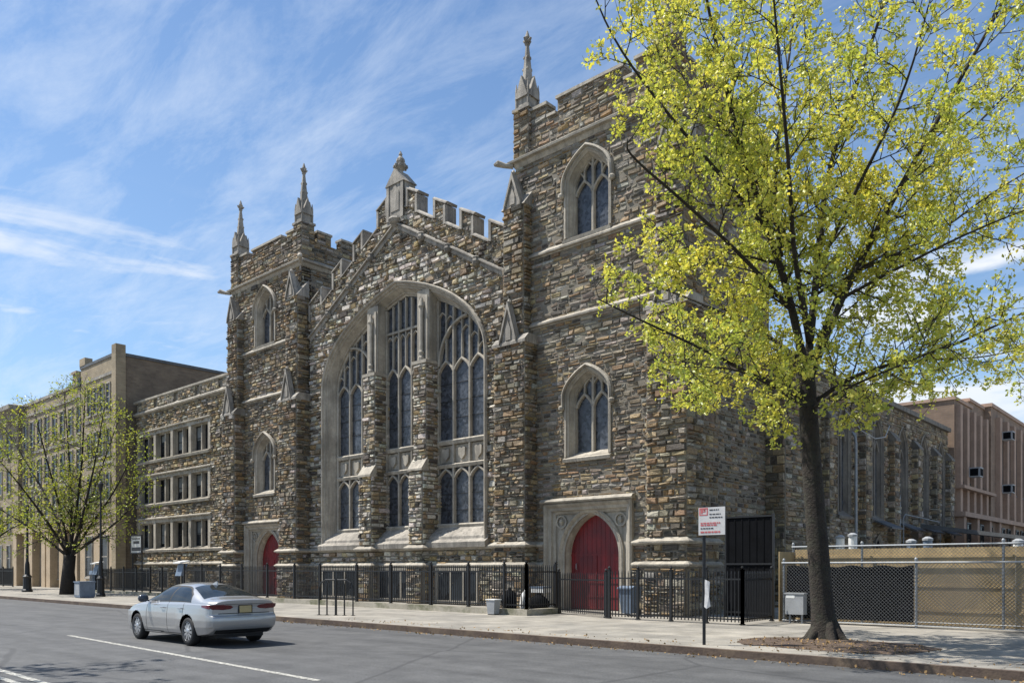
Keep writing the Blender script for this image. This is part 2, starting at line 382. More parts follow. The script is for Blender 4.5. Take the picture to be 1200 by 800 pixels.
def stones(mb, fr, s0, s1, z0, z1, inside=None, pal='tower', rh=(.10, .26), rw=(.16, .56), gap=.015, dep=(.01, .085), jit=.022, m=1):
    mb.anyc = True
    def put(a, b, c, d):
        if b-a < .07 or d-c < .05: return
        g = gap; cc = pick(pal); dd = R(*dep)
        j = lambda: R(-jit, jit)*min(1, (d-c)/.25)
        q = [(a+g+j()*.5, c+g+j()*.4), (b-g+j()*.5, c+g+j()*.4), (b-g+j()*.5, d-g+j()*.4), (a+g+j()*.5, d-g+j()*.4)]
        e = min(.03, (b-a)*.18, (d-c)*.22)
        i = len(mb.v)
        mb.v.extend([fr(*p, -.01) for p in q])
        cx, cz = (a+b)/2, (c+d)/2
        mb.v.extend([fr(p[0]+(e if p[0] < cx else -e)*R(.5, 1.5), p[1]+(e if p[1] < cz else -e)*R(.5, 1.5), dd+R(-.032, .032)) for p in q])
        for f in ((4, 5, 6), (4, 6, 7)) if random.random() < .5 else ((4, 5, 7), (5, 6, 7)):
            mb.f.append(tuple(k+i for k in f)); mb.m.append(m); mb.c.append(cc)
        for k in range(4): mb.f.append((i+k, i+(k+1) % 4, i+4+(k+1) % 4, i+4+k)); mb.m.append(m); mb.c.append(cc)
    def cell(a, b, c, d, lev=0):
        if inside is None: put(a, b, c, d); return
        t = sum(inside(x, y) for x in (a+.01, (a+b)/2, b-.01) for y in (c+.01, d-.01))
        if t == 6: put(a, b, c, d)
        elif (t > 0 or inside((a+b)/2, (c+d)/2)) and lev < 3:
            if b-a > (d-c)*1.2: k = (a+b)/2; cell(a, k, c, d, lev+1); cell(k, b, c, d, lev+1)
            elif d-c > .12: k = (c+d)/2; cell(a, b, c, k, lev+1); cell(a, b, k, d, lev+1)
            elif inside((a+b)/2, (c+d)/2): put(a, b, c, d)
        elif inside((a+b)/2, (c+d)/2) and t >= 3: put(a, b, c, d)
    z = z0
    while z < z1-.02:
        h = R(*rh)
        if z+h > z1-.09: h = z1-z
        s = s0
        while s < s1-.01:
            w = R(*rw)*(1.25 if h > .25 else 1)
            if s+w > s1-.14: w = s1-s
            r = random.random()
            if h > .23 and r < .33:
                k = R(.35, .65)*h; kk = R(.35, .65)*w
                if r < .12: cell(s, s+w, z, z+k)
                else: cell(s, s+kk, z, z+k); cell(s+kk, s+w, z, z+k)
                if r > .25: cell(s, s+w, z+k, z+h)
                else:
                    kk = R(.35, .65)*w; cell(s, s+kk, z+k, z+h); cell(s+kk, s+w, z+k, z+h)
            else: cell(s, s+w, z, z+h)
            s += w
        z += h

def stone_box(mb, x0, x1, y0, y1, z0, z1, faces='frl', pal='tower', m=1, **kw):
    mb.box(x0, x1, y0, y1, z0, z1, 0)
    if 'f' in faces: stones(mb, front(y0), x0, x1, z0, z1, None, pal, m=m, **kw)
    if 'r' in faces: stones(mb, right(x1), y0, y1, z0, z1, None, pal, m=m, **kw)
    if 'l' in faces: stones(mb, left(x0), -y1, -y0, z0, z1, None, pal, m=m, **kw)

SM = ['mortar', 'stone']; SMD = ['mortar_dark', 'stone']

# ================================================================ GROUND
G0 = .15
def sheet(name, x0, x1, y0, y1, z, m):
    mb = MB(); mb.face([(x0, y0, z), (x1, y0, z), (x1, y1, z), (x0, y1, z)]); return struct(mb.build(name, m))
sheet('ground', -900, 900, -900, 900, -.06, 'soil')
sheet('road', -400, 250, -3.0, 14.98, 0, 'road')
sheet('sidewalk', -400, 250, 15.12, 24.6, G0, 'walk')
sheet('forecourt', -400, -10.9, 24.6, 60, G0-.004, 'soil')
sheet('yard', -10.9, 250, 24.6, 120, G0-.004, 'soil')
mb = MB(); mb.box(-400, 250, 14.98, 15.12, -.05, G0+.004); struct(mb.build('kerb', 'kerbm'))
mb = MB(); mb.box(-400, 250, -3.15, -3.0, -.05, G0); struct(mb.build('kerb', 'kerbm'))
sheet('sidewalk', -400, 250, -9, -3.15, G0, 'walk')
def strip(x0, y0, x1, y1, w=.12, z=.005):
    d = Vector((x1-x0, y1-y0)).normalized(); n = Vector((-d.y, d.x))*w/2
    mb = MB(); mb.face([(x0+n.x, y0+n.y, z), (x0-n.x, y0-n.y, z), (x1-n.x, y1-n.y, z), (x1+n.x, y1+n.y, z)])
    return struct(mb.build('lane_marking', 'line'))
strip(-23.3, 8.05, -11.0, 7.5, .13)
strip(-60, 5.1, 5, 4.2, .12); strip(-60, 4.8, 5, 3.9, .12)
strip(-50, 10.6, -46.5, 10.5, .13)
# mulch bed around the near tree
mb = MB(); P = []
for k in range(26):
    a = 2*math.pi*k/26; P.append((-6.6+1.95*math.copysign(abs(math.cos(a))**.6, math.cos(a))+R(-.12, .12), 17.45+1.35*math.copysign(abs(math.sin(a))**.6, math.sin(a))+R(-.1, .1)))
vs = [(-6.6, 17.6, G0+.10)]+[(-6.6+(x+6.6)*f, 17.45+(y-17.45)*f, G0+z+R(-.012, .012)) for f, z in ((.4, .075), (.75, .045), (1, .006)) for x, y in P]
fs = [(0, 1+k, 1+(k+1) % 26) for k in range(26)]
for r in range(2):
    for k in range(26): fs.append((1+r*26+k, 1+(r+1)*26+k, 1+(r+1)*26+(k+1) % 26, 1+r*26+(k+1) % 26))
mb.mesh(vs, fs); struct(mb.build('tree_pit', 'mulch', smooth=True))

# ================================================================ CHURCH
C = -30.5; CR = -18.87; CL = -42.1
YT, YG, YB = 25.1, 25.3, 24.4          # tower wall, gable wall, buttress front
church = thing('church', (C, YG, G0), 'grey rubble-stone gothic church with twin pinnacled towers, crenellated gable and red doors', 'church')

def std_window(fr, c, hw, sill, zs, rise, name='window', p=2.1, w=.58, hood=True, deep=.5, tracery=True, m='lime', par=None):
    """two-light pointed window: moulded frame with mullions and tracery, glass as a sub-part"""
    mb = MB(); az = lambda s: zs+rise*fa((s-c)/hw, p, w)
    path = opening(c, hw, sill, zs, rise, 12, p, w)
    sweep(mb, fr, path, [(.13, -.1), (.13, .06), (.04, .08), (.01, .02), (-.04, -.02), (-.05, -.08), (-.13, -.26), (-.15, -.26), (-.18, -.34), (-.18, -deep), (.13, -deep)])
    if hood:
        hp = [(c-hw, zs-.35)]+arch_pts(c, hw, zs, rise, 12, p, w)+[(c+hw, zs-.35)]
        sweep(mb, fr, hp, [(.12, .02), (.12, .17), (.15, .20), (.22, .15), (.24, .02)])
        for sg in (-1, 1): a = fr(c+sg*(hw+.22), zs-.42, .12); mb.lathe((a[0], a[1], a[2]-.1), [(.05, 0), (.12, .05), (.13, .14), (.08, .2)], 8)
    # sloping sill
    s0, s1 = c-hw-.15, c+hw+.15
    mb.prism([fr(s0, sill-.22, .0), fr(s0, sill-.22, .13), fr(s0, sill-.1, .16), fr(s0, sill+.22, -deep+.05), fr(s0, sill-.22, -deep+.05)], tuple(Vector(fr(s1, 0, 0))-Vector(fr(s0, 0, 0))))
    ih = hw-.15; n0, n1 = -deep+.02, -deep+.2
    bar(mb, fr, [(c, sill+.1), (c, az(c)-.15)], .13, n0, n1)
    hz = zs-.28
    for sg in (-1, 1):
        cc = c+sg*ih/2
        bar(mb, fr, arch_pts(cc, ih/2-.03, hz-.12, .5, 6, 2, .45), .10, n0, n1)
        if tracery:
            bar(mb, fr, [(cc, hz+.38), (cc, az(cc)-.12)], .085, n0, n1-.02)
            for q in (-1, 1):
                c3 = cc+q*ih/4; zt = min(az(c3), az(c3+q*sg*0))-.42
                if zt > hz+.45: bar(mb, fr, arch_pts(c3, ih/4-.02, zt, .25, 4, 2, .4), .07, n0, n1-.03)
    o = mb.build(name, m, par or church)
    g = MB(); plate(g, fr, [(a, b) for a, b in opening(c, hw-.12, sill+.05, zs, rise-.12, 12, p, w)], (), -deep+.06, -deep+.03)
    g.build('glass', 'glass', o)
    return o
def in_open(c, hw, sill, zs, rise, mrg=0.0, p=2.1, w=.58):
    def f(s, z):
        x = abs(s-c)
        return x < hw+mrg and sill-mrg < z < zs+mrg+(rise*fa(x/(hw+mrg), p, w) if True else 0)
    return f

WIN_LO = dict(hw=.98, sill=6.15, zs=8.5, rise=.95)
WIN_UP = dict(hw=1.0, sill=14.75, zs=16.85, rise=1.05)
DOOR = dict(hw=1.3, zs=2.3, rise=1.62)

COPING = [(-.08, 0), (.10, 0), (.10, .06), (.0, .12), (-.08, .12)]
for cx, name in ((CL, 'west'), (CR, 'east')):
    x0, x1 = cx-3.7, cx+3.7
    mb = MB(); fr = front(YT)
    ho = lambda d: opening(cx, d['hw'], d['sill'], d['zs'], d['rise'], 12, 2.1, .58)
    dho = [(cx-1.95, G0), (cx-1.95, 4.2), (cx+1.95, 4.2), (cx+1.95, G0)]
    lo, up = in_open(cx, mrg=.14, **WIN_LO), in_open(cx, mrg=.14, **WIN_UP)
    outer = [(x0, G0-.2), (cx-1.95, G0-.2), (cx-1.95, 4.2), (cx+1.95, 4.2), (cx+1.95, G0-.2), (x1, G0-.2), (x1, 18.6), (x0, 18.6)]
    plate(mb, fr, outer, [ho(WIN_LO), ho(WIN_UP)], 0, -.6)
    ins = lambda s, z: not lo(s, z) and not up(s, z) and not (abs(s-cx) < 2.02 and z < 4.3)
    kw = dict(rh=(.10, .22), rw=(.2, .62), dep=(.006, .05)) if name == 'east' else dict(rh=(.10, .26), dep=(.012, .085))
    stones(mb, fr, x0, x1, G0, 18.4, ins, 'tower', **kw)
    # right flank, with one window hole left as blind masonry, then back and left faces
    mb.face([(x1, YT, 0), (x1, 33, 0), (x1, 33, 18.6), (x1, YT, 18.6)]); stones(mb, right(x1), YT, 33, G0 if name == 'east' else 12, 18.4, None, 'tower', **kw)
    mb.face([(x0, YT, 0), (x0, 33, 0), (x0, 33, 18.6), (x0, YT, 18.6)]); stones(mb, left(x0), -33, -YT, 9 if name == 'west' else 14, 18.4, None, 'tower', rh=(.2, .4), rw=(.4, .9))
    mb.face([(x0, 33, 0), (x1, 33, 0), (x1, 33, 18.6), (x0, 33, 18.6)])
    mb.face([(x0, YT, 18.6), (x1, YT, 18.6), (x1, 33, 18.6), (x0, 33, 18.6)])
    # parapet walls with merlons
    pin = .1
    for a, b in ((x0+.55, x1-.55),):
        stone_box(mb, a, b, YT+pin, YT+pin+.45, 18.7, 19.95, 'f', 'tower', **kw)
        L = b-a
        for f0, f1 in ((.02, .16), (.25, .75), (.84, .98)):
            stone_box(mb, a+f0*L, a+f1*L, YT+pin, YT+pin+.45, 19.95, 20.5, 'frl', 'tower', **kw)
    for X, fc in ((x1-.55, 'r'), (x0+.1, 'l')):
        stone_box(mb, X, X+.45, YT+.8, 32.4, 18.7, 19.95, fc, 'tower', **kw)
        for a, b in ((26.2, 27.1), (27.8, 30.4), (31.1, 32.2)): stone_box(mb, X, X+.45, a, b, 19.95, 20.5, fc+'f', 'tower', **kw)
    mb.box(x0+.1, x1-.1, 32.5, 33, 18.7, 20.3)
    tw = mb.build('tower_wall', SM, church)
    mb = MB(); L = x1-x0-1.1; a = x0+.55
    Lm = [(f0, f1) for f0, f1 in ((.02, .16), (.25, .75), (.84, .98))]
    for f0, f1 in Lm: mb.box(a+f0*L-.05, a+f1*L+.05, YT+pin-.09, YT+pin+.52, 20.5, 20.62)
    for f0, f1 in ((.0, .02), (.16, .25), (.75, .84), (.98, 1.)): mb.box(a+f0*L+.052, a+f1*L-.052, YT+pin-.09, YT+pin+.52, 19.95, 20.06)
    for X in (x1-.55, x0+.1):
        for p, q in ((26.2, 27.1), (27.8, 30.4), (31.1, 32.2)): mb.box(X-.07, X+.52, p-.05, q+.05, 20.5, 20.62)
    mb.build('coping', 'lime', tw)
    # cornice and string courses
    mb = MB()
    plan = [(x0, 33), (x0, YT), (x1, YT), (x1, 33)]
    plan_sweep(mb, plan, [(-.1, 18.36), (.03, 18.36), (.09, 18.46), (.11, 18.54), (.26, 18.56), (.28, 18.64), (.0, 18.84), (-.1, 18.84)])
    for gx in (x0-.1, x1+.1):   # little grotesques at the cornice corners
        d = -1 if gx < cx else 1
        mb.tube([(gx, YT-.1, 18.5), (gx+d*.25, YT-.3, 18.52), (gx+d*.5, YT-.5, 18.62), (gx+d*.62, YT-.6, 18.56)], [.12, .10, .14, .05], 7)
    mb.build('cornice', 'lime', tw)
    mb = MB()
    plan_sweep(mb, [(x0, 33), (x0, YT), (x1, YT), (x1, 33)], [(-.1, 11.50), (.03, 11.50), (.05, 11.56), (.17, 11.57), (.18, 11.64), (.0, 11.80), (-.1, 11.80)])
    mb.build('string_course', 'lime', tw)
    mb = MB()
    plan_sweep(mb, [(x0, 33), (x0, YT), (x1, YT), (x1, 33)], [(-.1, 14.34), (.03, 14.34), (.05, 14.39), (.17, 14.40), (.18, 14.47), (.0, 14.64), (-.1, 14.64)])
    mb.build('string_course', 'lime', tw)
    std_window(fr, cx, **WIN_LO); std_window(fr, cx, **WIN_UP)
    # doorway: square moulded surround, pointed arch, spandrels
    mb = MB()
    rect = [(cx-1.95, G0), (cx-1.95, 4.2), (cx+1.95, 4.2), (cx+1.95, G0)]
    sweep(mb, fr, rect, [(.17, -.1), (.17, .14), (.10, .20), (.03, .14), (-.03, .06), (-.14, .02), (-.16, -.08), (-.26, -.12), (-.28, -.22), (-.28, -.34), (.17, -.34)])
    sweep(mb, fr, [(cx-2.2, 4.42), (cx+2.2, 4.42)], [(-.06, .02), (-.06, .26), (.0, .30), (.10, .22), (.14, .02)])
    D = DOOR
    dop = [(cx-D['hw'], G0)]+arch_pts(cx, D['hw'], D['zs'], D['rise'], 14, 2.05, .8)+[(cx+D['hw'], G0)]
    sp = [(cx-1.72, G0), (cx-1.72, 3.97), (cx+1.72, 3.97), (cx+1.72, G0)]
    plate(mb, fr, [(cx-1.72, G0)]+[(cx-1.72, 3.97), (cx+1.72, 3.97), (cx+1.72, G0)]+dop[::-1], (), -.2, -.9)
    sweep(mb, fr, dop, [(.26, -.22), (.26, -.12), (.20, -.08), (.12, -.16), (.05, -.26), (-.02, -.34), (-.05, -.45), (-.05, -.6), (.2, -.6)])
    for sg in (-1, 1):
        a = fr(cx+sg*1.42, 3.62, -.2); mb.lathe((a[0], a[1], a[2]), [(.05, -.12), (.13, 0), (.10, .1), (.03, .14)], 6)
        sweep(mb, fr, [(cx+sg*1.42+.24*math.cos(t), 3.62+.24*math.sin(t)) for t in [k*math.pi/6 for k in range(12)]], [(-.03, -.21), (-.03, -.13), (.03, -.13), (.03, -.21)], closed=True)
    dw = mb.build('doorway', 'lime', church)
    mb = MB()
    n = 12
    for k in range(n):    # boarded door leaves
        a = cx-1.3+2.6*k/n; b = a+2.6/n-.012
        for zz0, zz1f in ((G0+.06, None),):
            za = D['zs']+D['rise']*fa((a-cx)/1.3, 2.05, .8); zb = D['zs']+D['rise']*fa((b-cx)/1.3, 2.05, .8)
            zc = D['zs']+D['rise']*fa(((a+b)/2-cx)/1.3, 2.05, .8)
            pts = [(a, G0+.05), (b, G0+.05), (b, max(zb-.01, G0+.2)), ((a+b)/2, zc-.01), (a, max(za-.01, G0+.2))]
            mb.prism([fr(*q, -.62) for q in pts], (0, -.035, 0))
    mb.box(cx-1.3, cx+1.3, YT+.62, YT+.70, G0, 3.9)
    for zz in (.65, 2.28, 1.2): mb.box(cx-1.26, cx+1.26, YT+.56, YT+.59, zz, zz+.07)
    mb.box(cx-.02, cx+.02, YT+.555, YT+.585, G0+.05, 2.3)
    dr = mb.build('door', 'red', church)
    mb = MB(); mb.tube([(cx-.95, YT+.55, 1.75), (cx-.95, YT+.5, 1.78), (cx-.95, YT+.5, 1.95), (cx-.95, YT+.55, 1.98)], .018, 6); mb.build('handle', 'steel', dr)
    # pinnacles on the front corners
    for px in (x0+.30, x1-.30):
        mb = MB(); h = .40
        stone_box(mb, px-h, px+h, YT-.05, YT-.05+2*h, 18.6, 20.75, 'frl', 'tower', rh=(.13, .26), rw=(.3, .5))
        pn = mb.build('pinnacle', SM, church)
        mb = MB(); py = YT-.05+h
        mb.box(px-h-.06, px+h+.06, py-h-.06, py+h+.06, 20.70, 20.82)
        mb.box(px-h+.08, px+h-.08, py-h+.08, py+h-.08, 20.82, 21.35)
        for ax in (0, 1):       # gablets on four faces
            for sg in (-1, 1):
                w = h-.06
                if ax == 0: tri = [(px-w, py+sg*(h-.16), 21.25), (px+w, py+sg*(h-.16), 21.25), (px, py+sg*(h-.16), 22.15)]; off = (0, sg*.16, 0)
                else: tri = [(px+sg*(h-.16), py-w, 21.25), (px+sg*(h-.16), py+w, 21.25), (px+sg*(h-.16), py, 22.15)]; off = (sg*.16, 0, 0)
                mb.prism(tri, off)
        for sx in (-1, 1):
            for sy in (-1, 1): mb.lathe((px+sx*(h-.08), py+sy*(h-.08), 20.80), [(.06, 0), (.06, .8), (.015, 1.1)], 6)
        mb.lathe((px, py, 21.30), [(.33, 0), (.26, .5), (.075, 2.25)], 8, rot=math.pi/8)
        for zz, q in ((22.00, .20), (22.50, .16), (23.00, .12)):
            for k in range(4): a = k*math.pi/2+math.pi/4; mb.lathe((px+q*math.cos(a), py+q*math.sin(a), zz), [(.02, -.05), (.06, 0), (.05, .07), (.01, .1)], 5)
        mb.build('spirelet', 'lime_shade', pn)
        mb = MB(); mb.lathe((px, py, 23.53), [(.07, 0), (.12, .06), (.06, .12), (.07, .3), (.11, .36), (.03, .62), (.0, .66)], 8)
        for k in range(4): a = k*math.pi/2; mb.tube([(px, py, 23.70), (px+.12*math.cos(a), py+.12*math.sin(a), 23.74), (px+.21*math.cos(a), py+.21*math.sin(a), 23.82)], [.07, .07, .04], 6)
        mb.build('finial', 'lime_shade', pn)

# ---- buttresses
def gablet(mb, c, y, z0, z1, hw, d=.35):
    """steep stone gablet on a buttress face, its front at y"""
    mb.prism([(c-hw, y, z0), (c+hw, y, z0), (c, y, z1)], (0, d+.55, 0))
    for sg in (-1, 1):
        mb.prism([(c+sg*(hw+.08), y-.09, z0-.08), (c+sg*(hw+.08), y-.09, z0+.10), (c, y-.09, z1+.2), (c, y-.09, z1-.1)], (0, .3, 0))
    mb.prism([(c-hw*.36, y-.045, z0+.06), (c+hw*.36, y-.045, z0+.06), (c+hw*.36, y-.045, z0+(z1-z0)*.34), (c, y-.045, z0+(z1-z0)*.6), (c-hw*.36, y-.045, z0+(z1-z0)*.34)], (0, .05, 0))
    mb.lathe((c, y+.05, z1+.1), [(.07, 0), (.11, .08), (.03, .2)], 6)
def buttress(xa, xb, pal='tower', top=16.6):
    mb = MB()
    stone_box(mb, xa, xb, YB, YG+.1, G0-.2, 10.9, 'frl', pal, rh=(.10, .28), dep=(.015, .12), jit=.035)
    xc = (xa+xb)/2; ua, ub = xc-.55, xc+.55
    stone_box(mb, ua, ub, YB+.25, YG+.1, 10.9, top, 'frl', pal, rh=(.10, .28), dep=(.015, .12), jit=.035)
    b = mb.build('buttress', SM, church)
    mb = MB()
    # weathered shoulder, gablet over the lower stage, second gablet on top
    mb.prism([(xa-.09, YB-.10, 10.86), (xa-.09, YG+.05, 10.86), (xa-.09, YG+.05, 11.25), (xa-.09, YB+.15, 11.25), (xa-.09, YB-.10, 10.98)], (xb-xa+.18, 0, 0))
    mb.build('weathering', 'lime_shade', b)
    mb = MB(); gablet(mb, xc, YB-.06, 11.0, 12.45, .38); mb.build('gablet', 'lime_shade', b)
    mb = MB(); mb.prism([(ua-.08, YB+.16, top-.05), (ua-.08, YG+.05, top-.05), (ua-.08, YG+.05, top+.9), (ua-.08, YB+.30, top+.12)], (ub-ua+.16, 0, 0))
    mb.build('weathering', 'lime_shade', b)
    mb = MB(); gablet(mb, xc, YB+.2, top, top+1.2, .37); mb.build('gablet', 'lime_shade', b)
    return b
BUT = [(-45.75, -44.35), (-39.5, -37.85), (-23.15, -21.5), (-15.75, -14.15)]
for a, b_ in BUT: buttress(a, b_)
# clasping side buttress of the right tower
mb = MB(); stone_box(mb, CR+3.7, -14.15, 25.4, 26.6, G0-.2, 10.9, 'rf', 'tower', rh=(.15, .34)); mb.build('buttress', SM, church)

# ---- gable wall
XA, XB = -37.9, -23.1
SL = .57; AP = 18.35
rake = lambda s: AP-SL*abs(s-C)
BW = dict(c=C, hw=5.9, sill=3.05, zs=11.1, rise=4.35)
mb = MB(); fr = front(YG)
par = lambda s: rake(s)+1.05
merl = [(.70, 1.5), (2.65, 3.45), (4.4, 5.25), (6.2, 7.4)]
top = [(XB, par(XB))]+[(C, par(C))]+[(XA, par(XA))]
plate(mb, fr, [(XA, G0-.2), (XB, G0-.2)]+top, [opening(C, 5.9, 3.05, 11.1, 4.35, 20, 2.3, .68)], 0, -.7)
bo = in_open(C, 5.9, 3.05, 11.1, 4.35, .15, 2.3, .68)
def ig(s, z):
    if bo(s, z): return False
    if z > par(s): return False
    return not (rake(s)-.16 < z < rake(s)+.20)
stones(mb, fr, XA, XB, G0, AP+1.2, ig, 'gable', rh=(.09, .32), rw=(.15, .58), dep=(.01, .13), jit=.07, gap=.02)
mb.face([fr(XA, par(XA), -.7), fr(C, par(C), -.7), fr(XB, par(XB), -.7), fr(XB, 9, -.7), fr(XA, 9, -.7)])
for sg in (-1, 1):
    for a, b_ in merl:
        p = [(C+sg*a, par(C+a)-.05), (C+sg*b_, par(C+b_)-.05), (C+sg*b_, par(C+b_)+.90), (C+sg*a, par(C+a)+.90)]
        mb.prism([fr(*q, -.02) for q in p], (0, .55, 0))
        s0, s1 = sorted((C+sg*a, C+sg*b_))
        stones(mb, front(YG+.02), s0, s1, par(C+b_)-.05, par(C+a)+.90, lambda s, z: par(s) < z < par(s)+.88, 'gable', rh=(.12, .25), jit=.03)
gw = mb.build('gable_wall', SM, church)
mb = MB()
for sg in (-1, 1):       # raking string course, then copings of crenels and merlons
    d = (lambda s: (C+sg*s))
    path = [(C-7.3, rake(C-7.3)), (C, rake(C))] if sg < 0 else [(C, rake(C)), (C+7.3, rake(C+7.3))]
    sweep(mb, fr, path, [(-.14, -.02), (-.14, .05), (-.08, .08), (.05, .08), (.06, .19), (.12, .19), (.17, .06), (.17, -.02)])
    e = [0.62]+[x for m_ in merl for x in m_]
    for k in range(0, len(e)-1, 2):
        a, b_ = e[k], e[k+1]
        pts = [(d(a), par(C+a)), (d(b_), par(C+b_))]
        if sg < 0: pts.reverse()
        sweep(mb, fr, pts, [(.0, -.68), (.0, .10), (.06, .10), (.13, .02), (.13, -.68)])
    for a, b_ in merl:
        pts = [(d(a-.04), par(C+a)+.91), (d(b_+.04), par(C+b_)+.91)]
        if sg < 0: pts.reverse()
        sweep(mb, fr, pts, [(.0, -.62), (.0, .09), (.06, .09), (.13, .0), (.13, -.62)])
        for q in (a, b_):   # dressed quoins on the merlon sides
            s = d(q); w = .13*(1 if q == a else -1)*sg
            lo_ = par(C+q)+.02
            mb.prism([fr(s-.012*sg*(1 if q == a else -1), lo_, .085), fr(s+w, lo_-.02, .085), fr(s+w, lo_+.84, .085), fr(s-.012*sg*(1 if q == a else -1), lo_+.87, .085)], (0, .7, 0))
mb.build('coping', 'lime_shade', gw)
for sg in (-1, 1):
    for q in (1.9, 3.7, 5.5):      # carved bosses on the raking course
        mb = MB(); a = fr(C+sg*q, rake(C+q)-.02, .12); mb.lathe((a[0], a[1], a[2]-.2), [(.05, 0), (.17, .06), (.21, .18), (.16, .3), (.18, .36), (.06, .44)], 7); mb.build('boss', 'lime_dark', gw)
# pedestal with gabled head and bud finial on the apex, corbel below
mb = MB()
mb.box(C-.62, C+.62, YG-.14, YG+.60, par(C)-1.0, 20.35)
mb.prism([(C-.70, YG-.2, 20.3), (C+.70, YG-.2, 20.3), (C, YG-.2, 21.05)], (0, .86, 0))
mb.prism([(C-.3, YG-.17, 19.0), (C+.3, YG-.17, 19.0), (C+.3, YG-.17, 19.9), (C, YG-.17, 20.3), (C-.3, YG-.17, 19.9)], (0, .05, 0))
for sg in (-1, 1): mb.prism([(C+sg*.62, YG-.18, 18.6), (C+sg*.44, YG-.18, 18.6), (C+sg*.44, YG-.18, 20.3), (C+sg*.62, YG-.18, 20.3)], (0, .1, 0))
mb.lathe((C, YG-.05, 18.25), [(.1, 0), (.34, .18), (.42, .32), (.36, .42), (.1, .5)], 10)
pd = mb.build('gable_pedestal', 'lime_shade', church)
mb = MB(); mb.lathe((C, YG+.2, 20.9), [(.16, 0), (.12, .14), (.26, .28), (.32, .42), (.16, .5), (.22, .6), (.20, .72), (.07, .88), (.1, .95), (.02, 1.12)], 8)
for k in range(8): a = k*math.pi/4; mb.lathe((C+.3*math.cos(a), YG+.2+.3*math.sin(a), 21.22), [(.03, -.06), (.08, 0), (.06, .1), (.01, .13)], 5)
mb.build('finial', 'lime_shade', pd)

# ---- the great window
az = lambda s: BW['zs']+BW['rise']*fa((s-C)/BW['hw'], 2.3, .68)
mb = MB(); hw = BW['hw']
path = opening(C, hw, 3.0, 11.1, 4.35, 22, 2.3, .68)
sweep(mb, fr, path, [(.22, -.05), (.22, .10), (.17, .20), (.10, .17), (.07, .06), (.01, .05), (-.03, -.06), (-.08, -.06), (-.10, -.12), (-.24, -.40), (-.28, -.40), (-.30, -.50), (-.37, -.54), (-.37, -.72), (.22, -.72)])
sill_mb = MB(); sill_mb.prism([fr(C-hw-.3, 2.72, .1), fr(C-hw-.3, 2.72, .3), fr(C-hw-.3, 2.95, .33), fr(C-hw-.3, 3.10, .12), fr(C-hw-.3, 3.22, .10), fr(C-hw-.3, 3.72, -.52), fr(C-hw-.3, 3.72, -.68), fr(C-hw-.3, 2.72, -.68)], (2*hw+.6, 0, 0))
n0, n1 = -.68, -.46
bays = [(-5.52, -2.35), (-1.45, 1.45), (2.35, 5.52)]
for a, b_ in bays:
    w = b_-a; nl = 3; lw = w/nl
    for k in range(nl+1):
        s = C+a+k*lw; top = az(s)-.45 if abs(s-C) < 5.3 else 11.2
        bar(mb, fr, [(s, 3.7), (s, max(top, 6))], .115 if 0 < k < nl else .15, n0, n1)
    for z_, hh in ((6.55, .14), (7.65, .16), (3.78, .16)):
        sweep(mb, fr, [(C+a, z_), (C+b_, z_)], [(-hh, n0), (-hh, n1), (0, n1+.06), (hh*.4, n1), (hh*.4, n0)])
    sideb = abs((a+b_)/2) > 1
    for k in range(nl):
        c0 = C+a+(k+.5)*lw
        bar(mb, fr, arch_pts(c0, lw/2-.05, 5.95, .42, 6, 2, .4), .10, n0, n1-.01)
        hz = 11.15 if not sideb else 10.9
        bar(mb, fr, arch_pts(c0, lw/2-.05, hz, .48, 6, 2, .4), .11, n0, n1-.01)
        # carved quatrefoil panel between the two tiers
        mb.prism([fr(c0-lw/2+.06, 6.66, -.60), fr(c0+lw/2-.06, 6.66, -.60), fr(c0+lw/2-.06, 7.46, -.60), fr(c0-lw/2+.06, 7.46, -.60)], (0, .05, 0))
        sh = [(c0-.22, 7.28), (c0-.12, 7.33), (c0, 7.27), (c0+.12, 7.33), (c0+.22, 7.28), (c0+.2, 6.95), (c0, 6.76), (c0-.2, 6.95)]
        mb.prism([fr(*q, -.50) for q in sh], (0, .12, 0))
        # panel tracery: each light divides in two above its head
        top = az(c0)-.45
        bar(mb, fr, [(c0, hz+.45), (c0, top)], .08, n0, n1-.04)
        if not sideb:
            for q in (-1, 1):
                bar(mb, fr, arch_pts(c0+q*lw/4, lw/4-.03, 13.0, .25, 4, 2, .4), .06, n0, n1-.05)
                sweep(mb, fr, [(C+a, 13.42), (C+b_, 13.42)], [(-.05, n0), (-.05, n1-.02), (.05, n1-.02), (.05, n0)]) if k == 0 and q < 0 else None
                bar(mb, fr, [(c0+q*lw/4, 13.4), (c0+q*lw/4, 13.5)], .06, n0, n1-.05)
        else:
            for q in (-1, 1):
                z_ = az(c0+q*lw/4)-.95
                if z_ > hz+.6: bar(mb, fr, arch_pts(c0+q*lw/4, lw/4-.03, z_-.2, .22, 4, 2, .4), .06, n0, n1-.05)
    if sideb:           # curved sub-arch of the side bays
        inn = a if a > 0 else b_; out = b_ if a > 0 else a
        w_ = (out-inn); zt_ = az(C+inn+w_*.62)-.42
        bar(mb, fr, [(C+inn+w_*(.03+.60*(1-math.cos(t))), 11.2+(zt_-11.2)*math.sin(t)) for t in [k/12*math.pi/2 for k in range(13)]], .12, n0, n1+.04)
bigw = mb.build('great_window', 'lime', church); sill_mb.build('sill', 'lime_shade', bigw)  # sill in greyer stone: the piers' shade on it is put into the colour
g = MB(); plate(g, fr, opening(C, hw-.35, 3.5, 11.1, 4.1, 22, 2.3, .68), (), -.63, -.65); g.build('glass', 'glass', bigw)
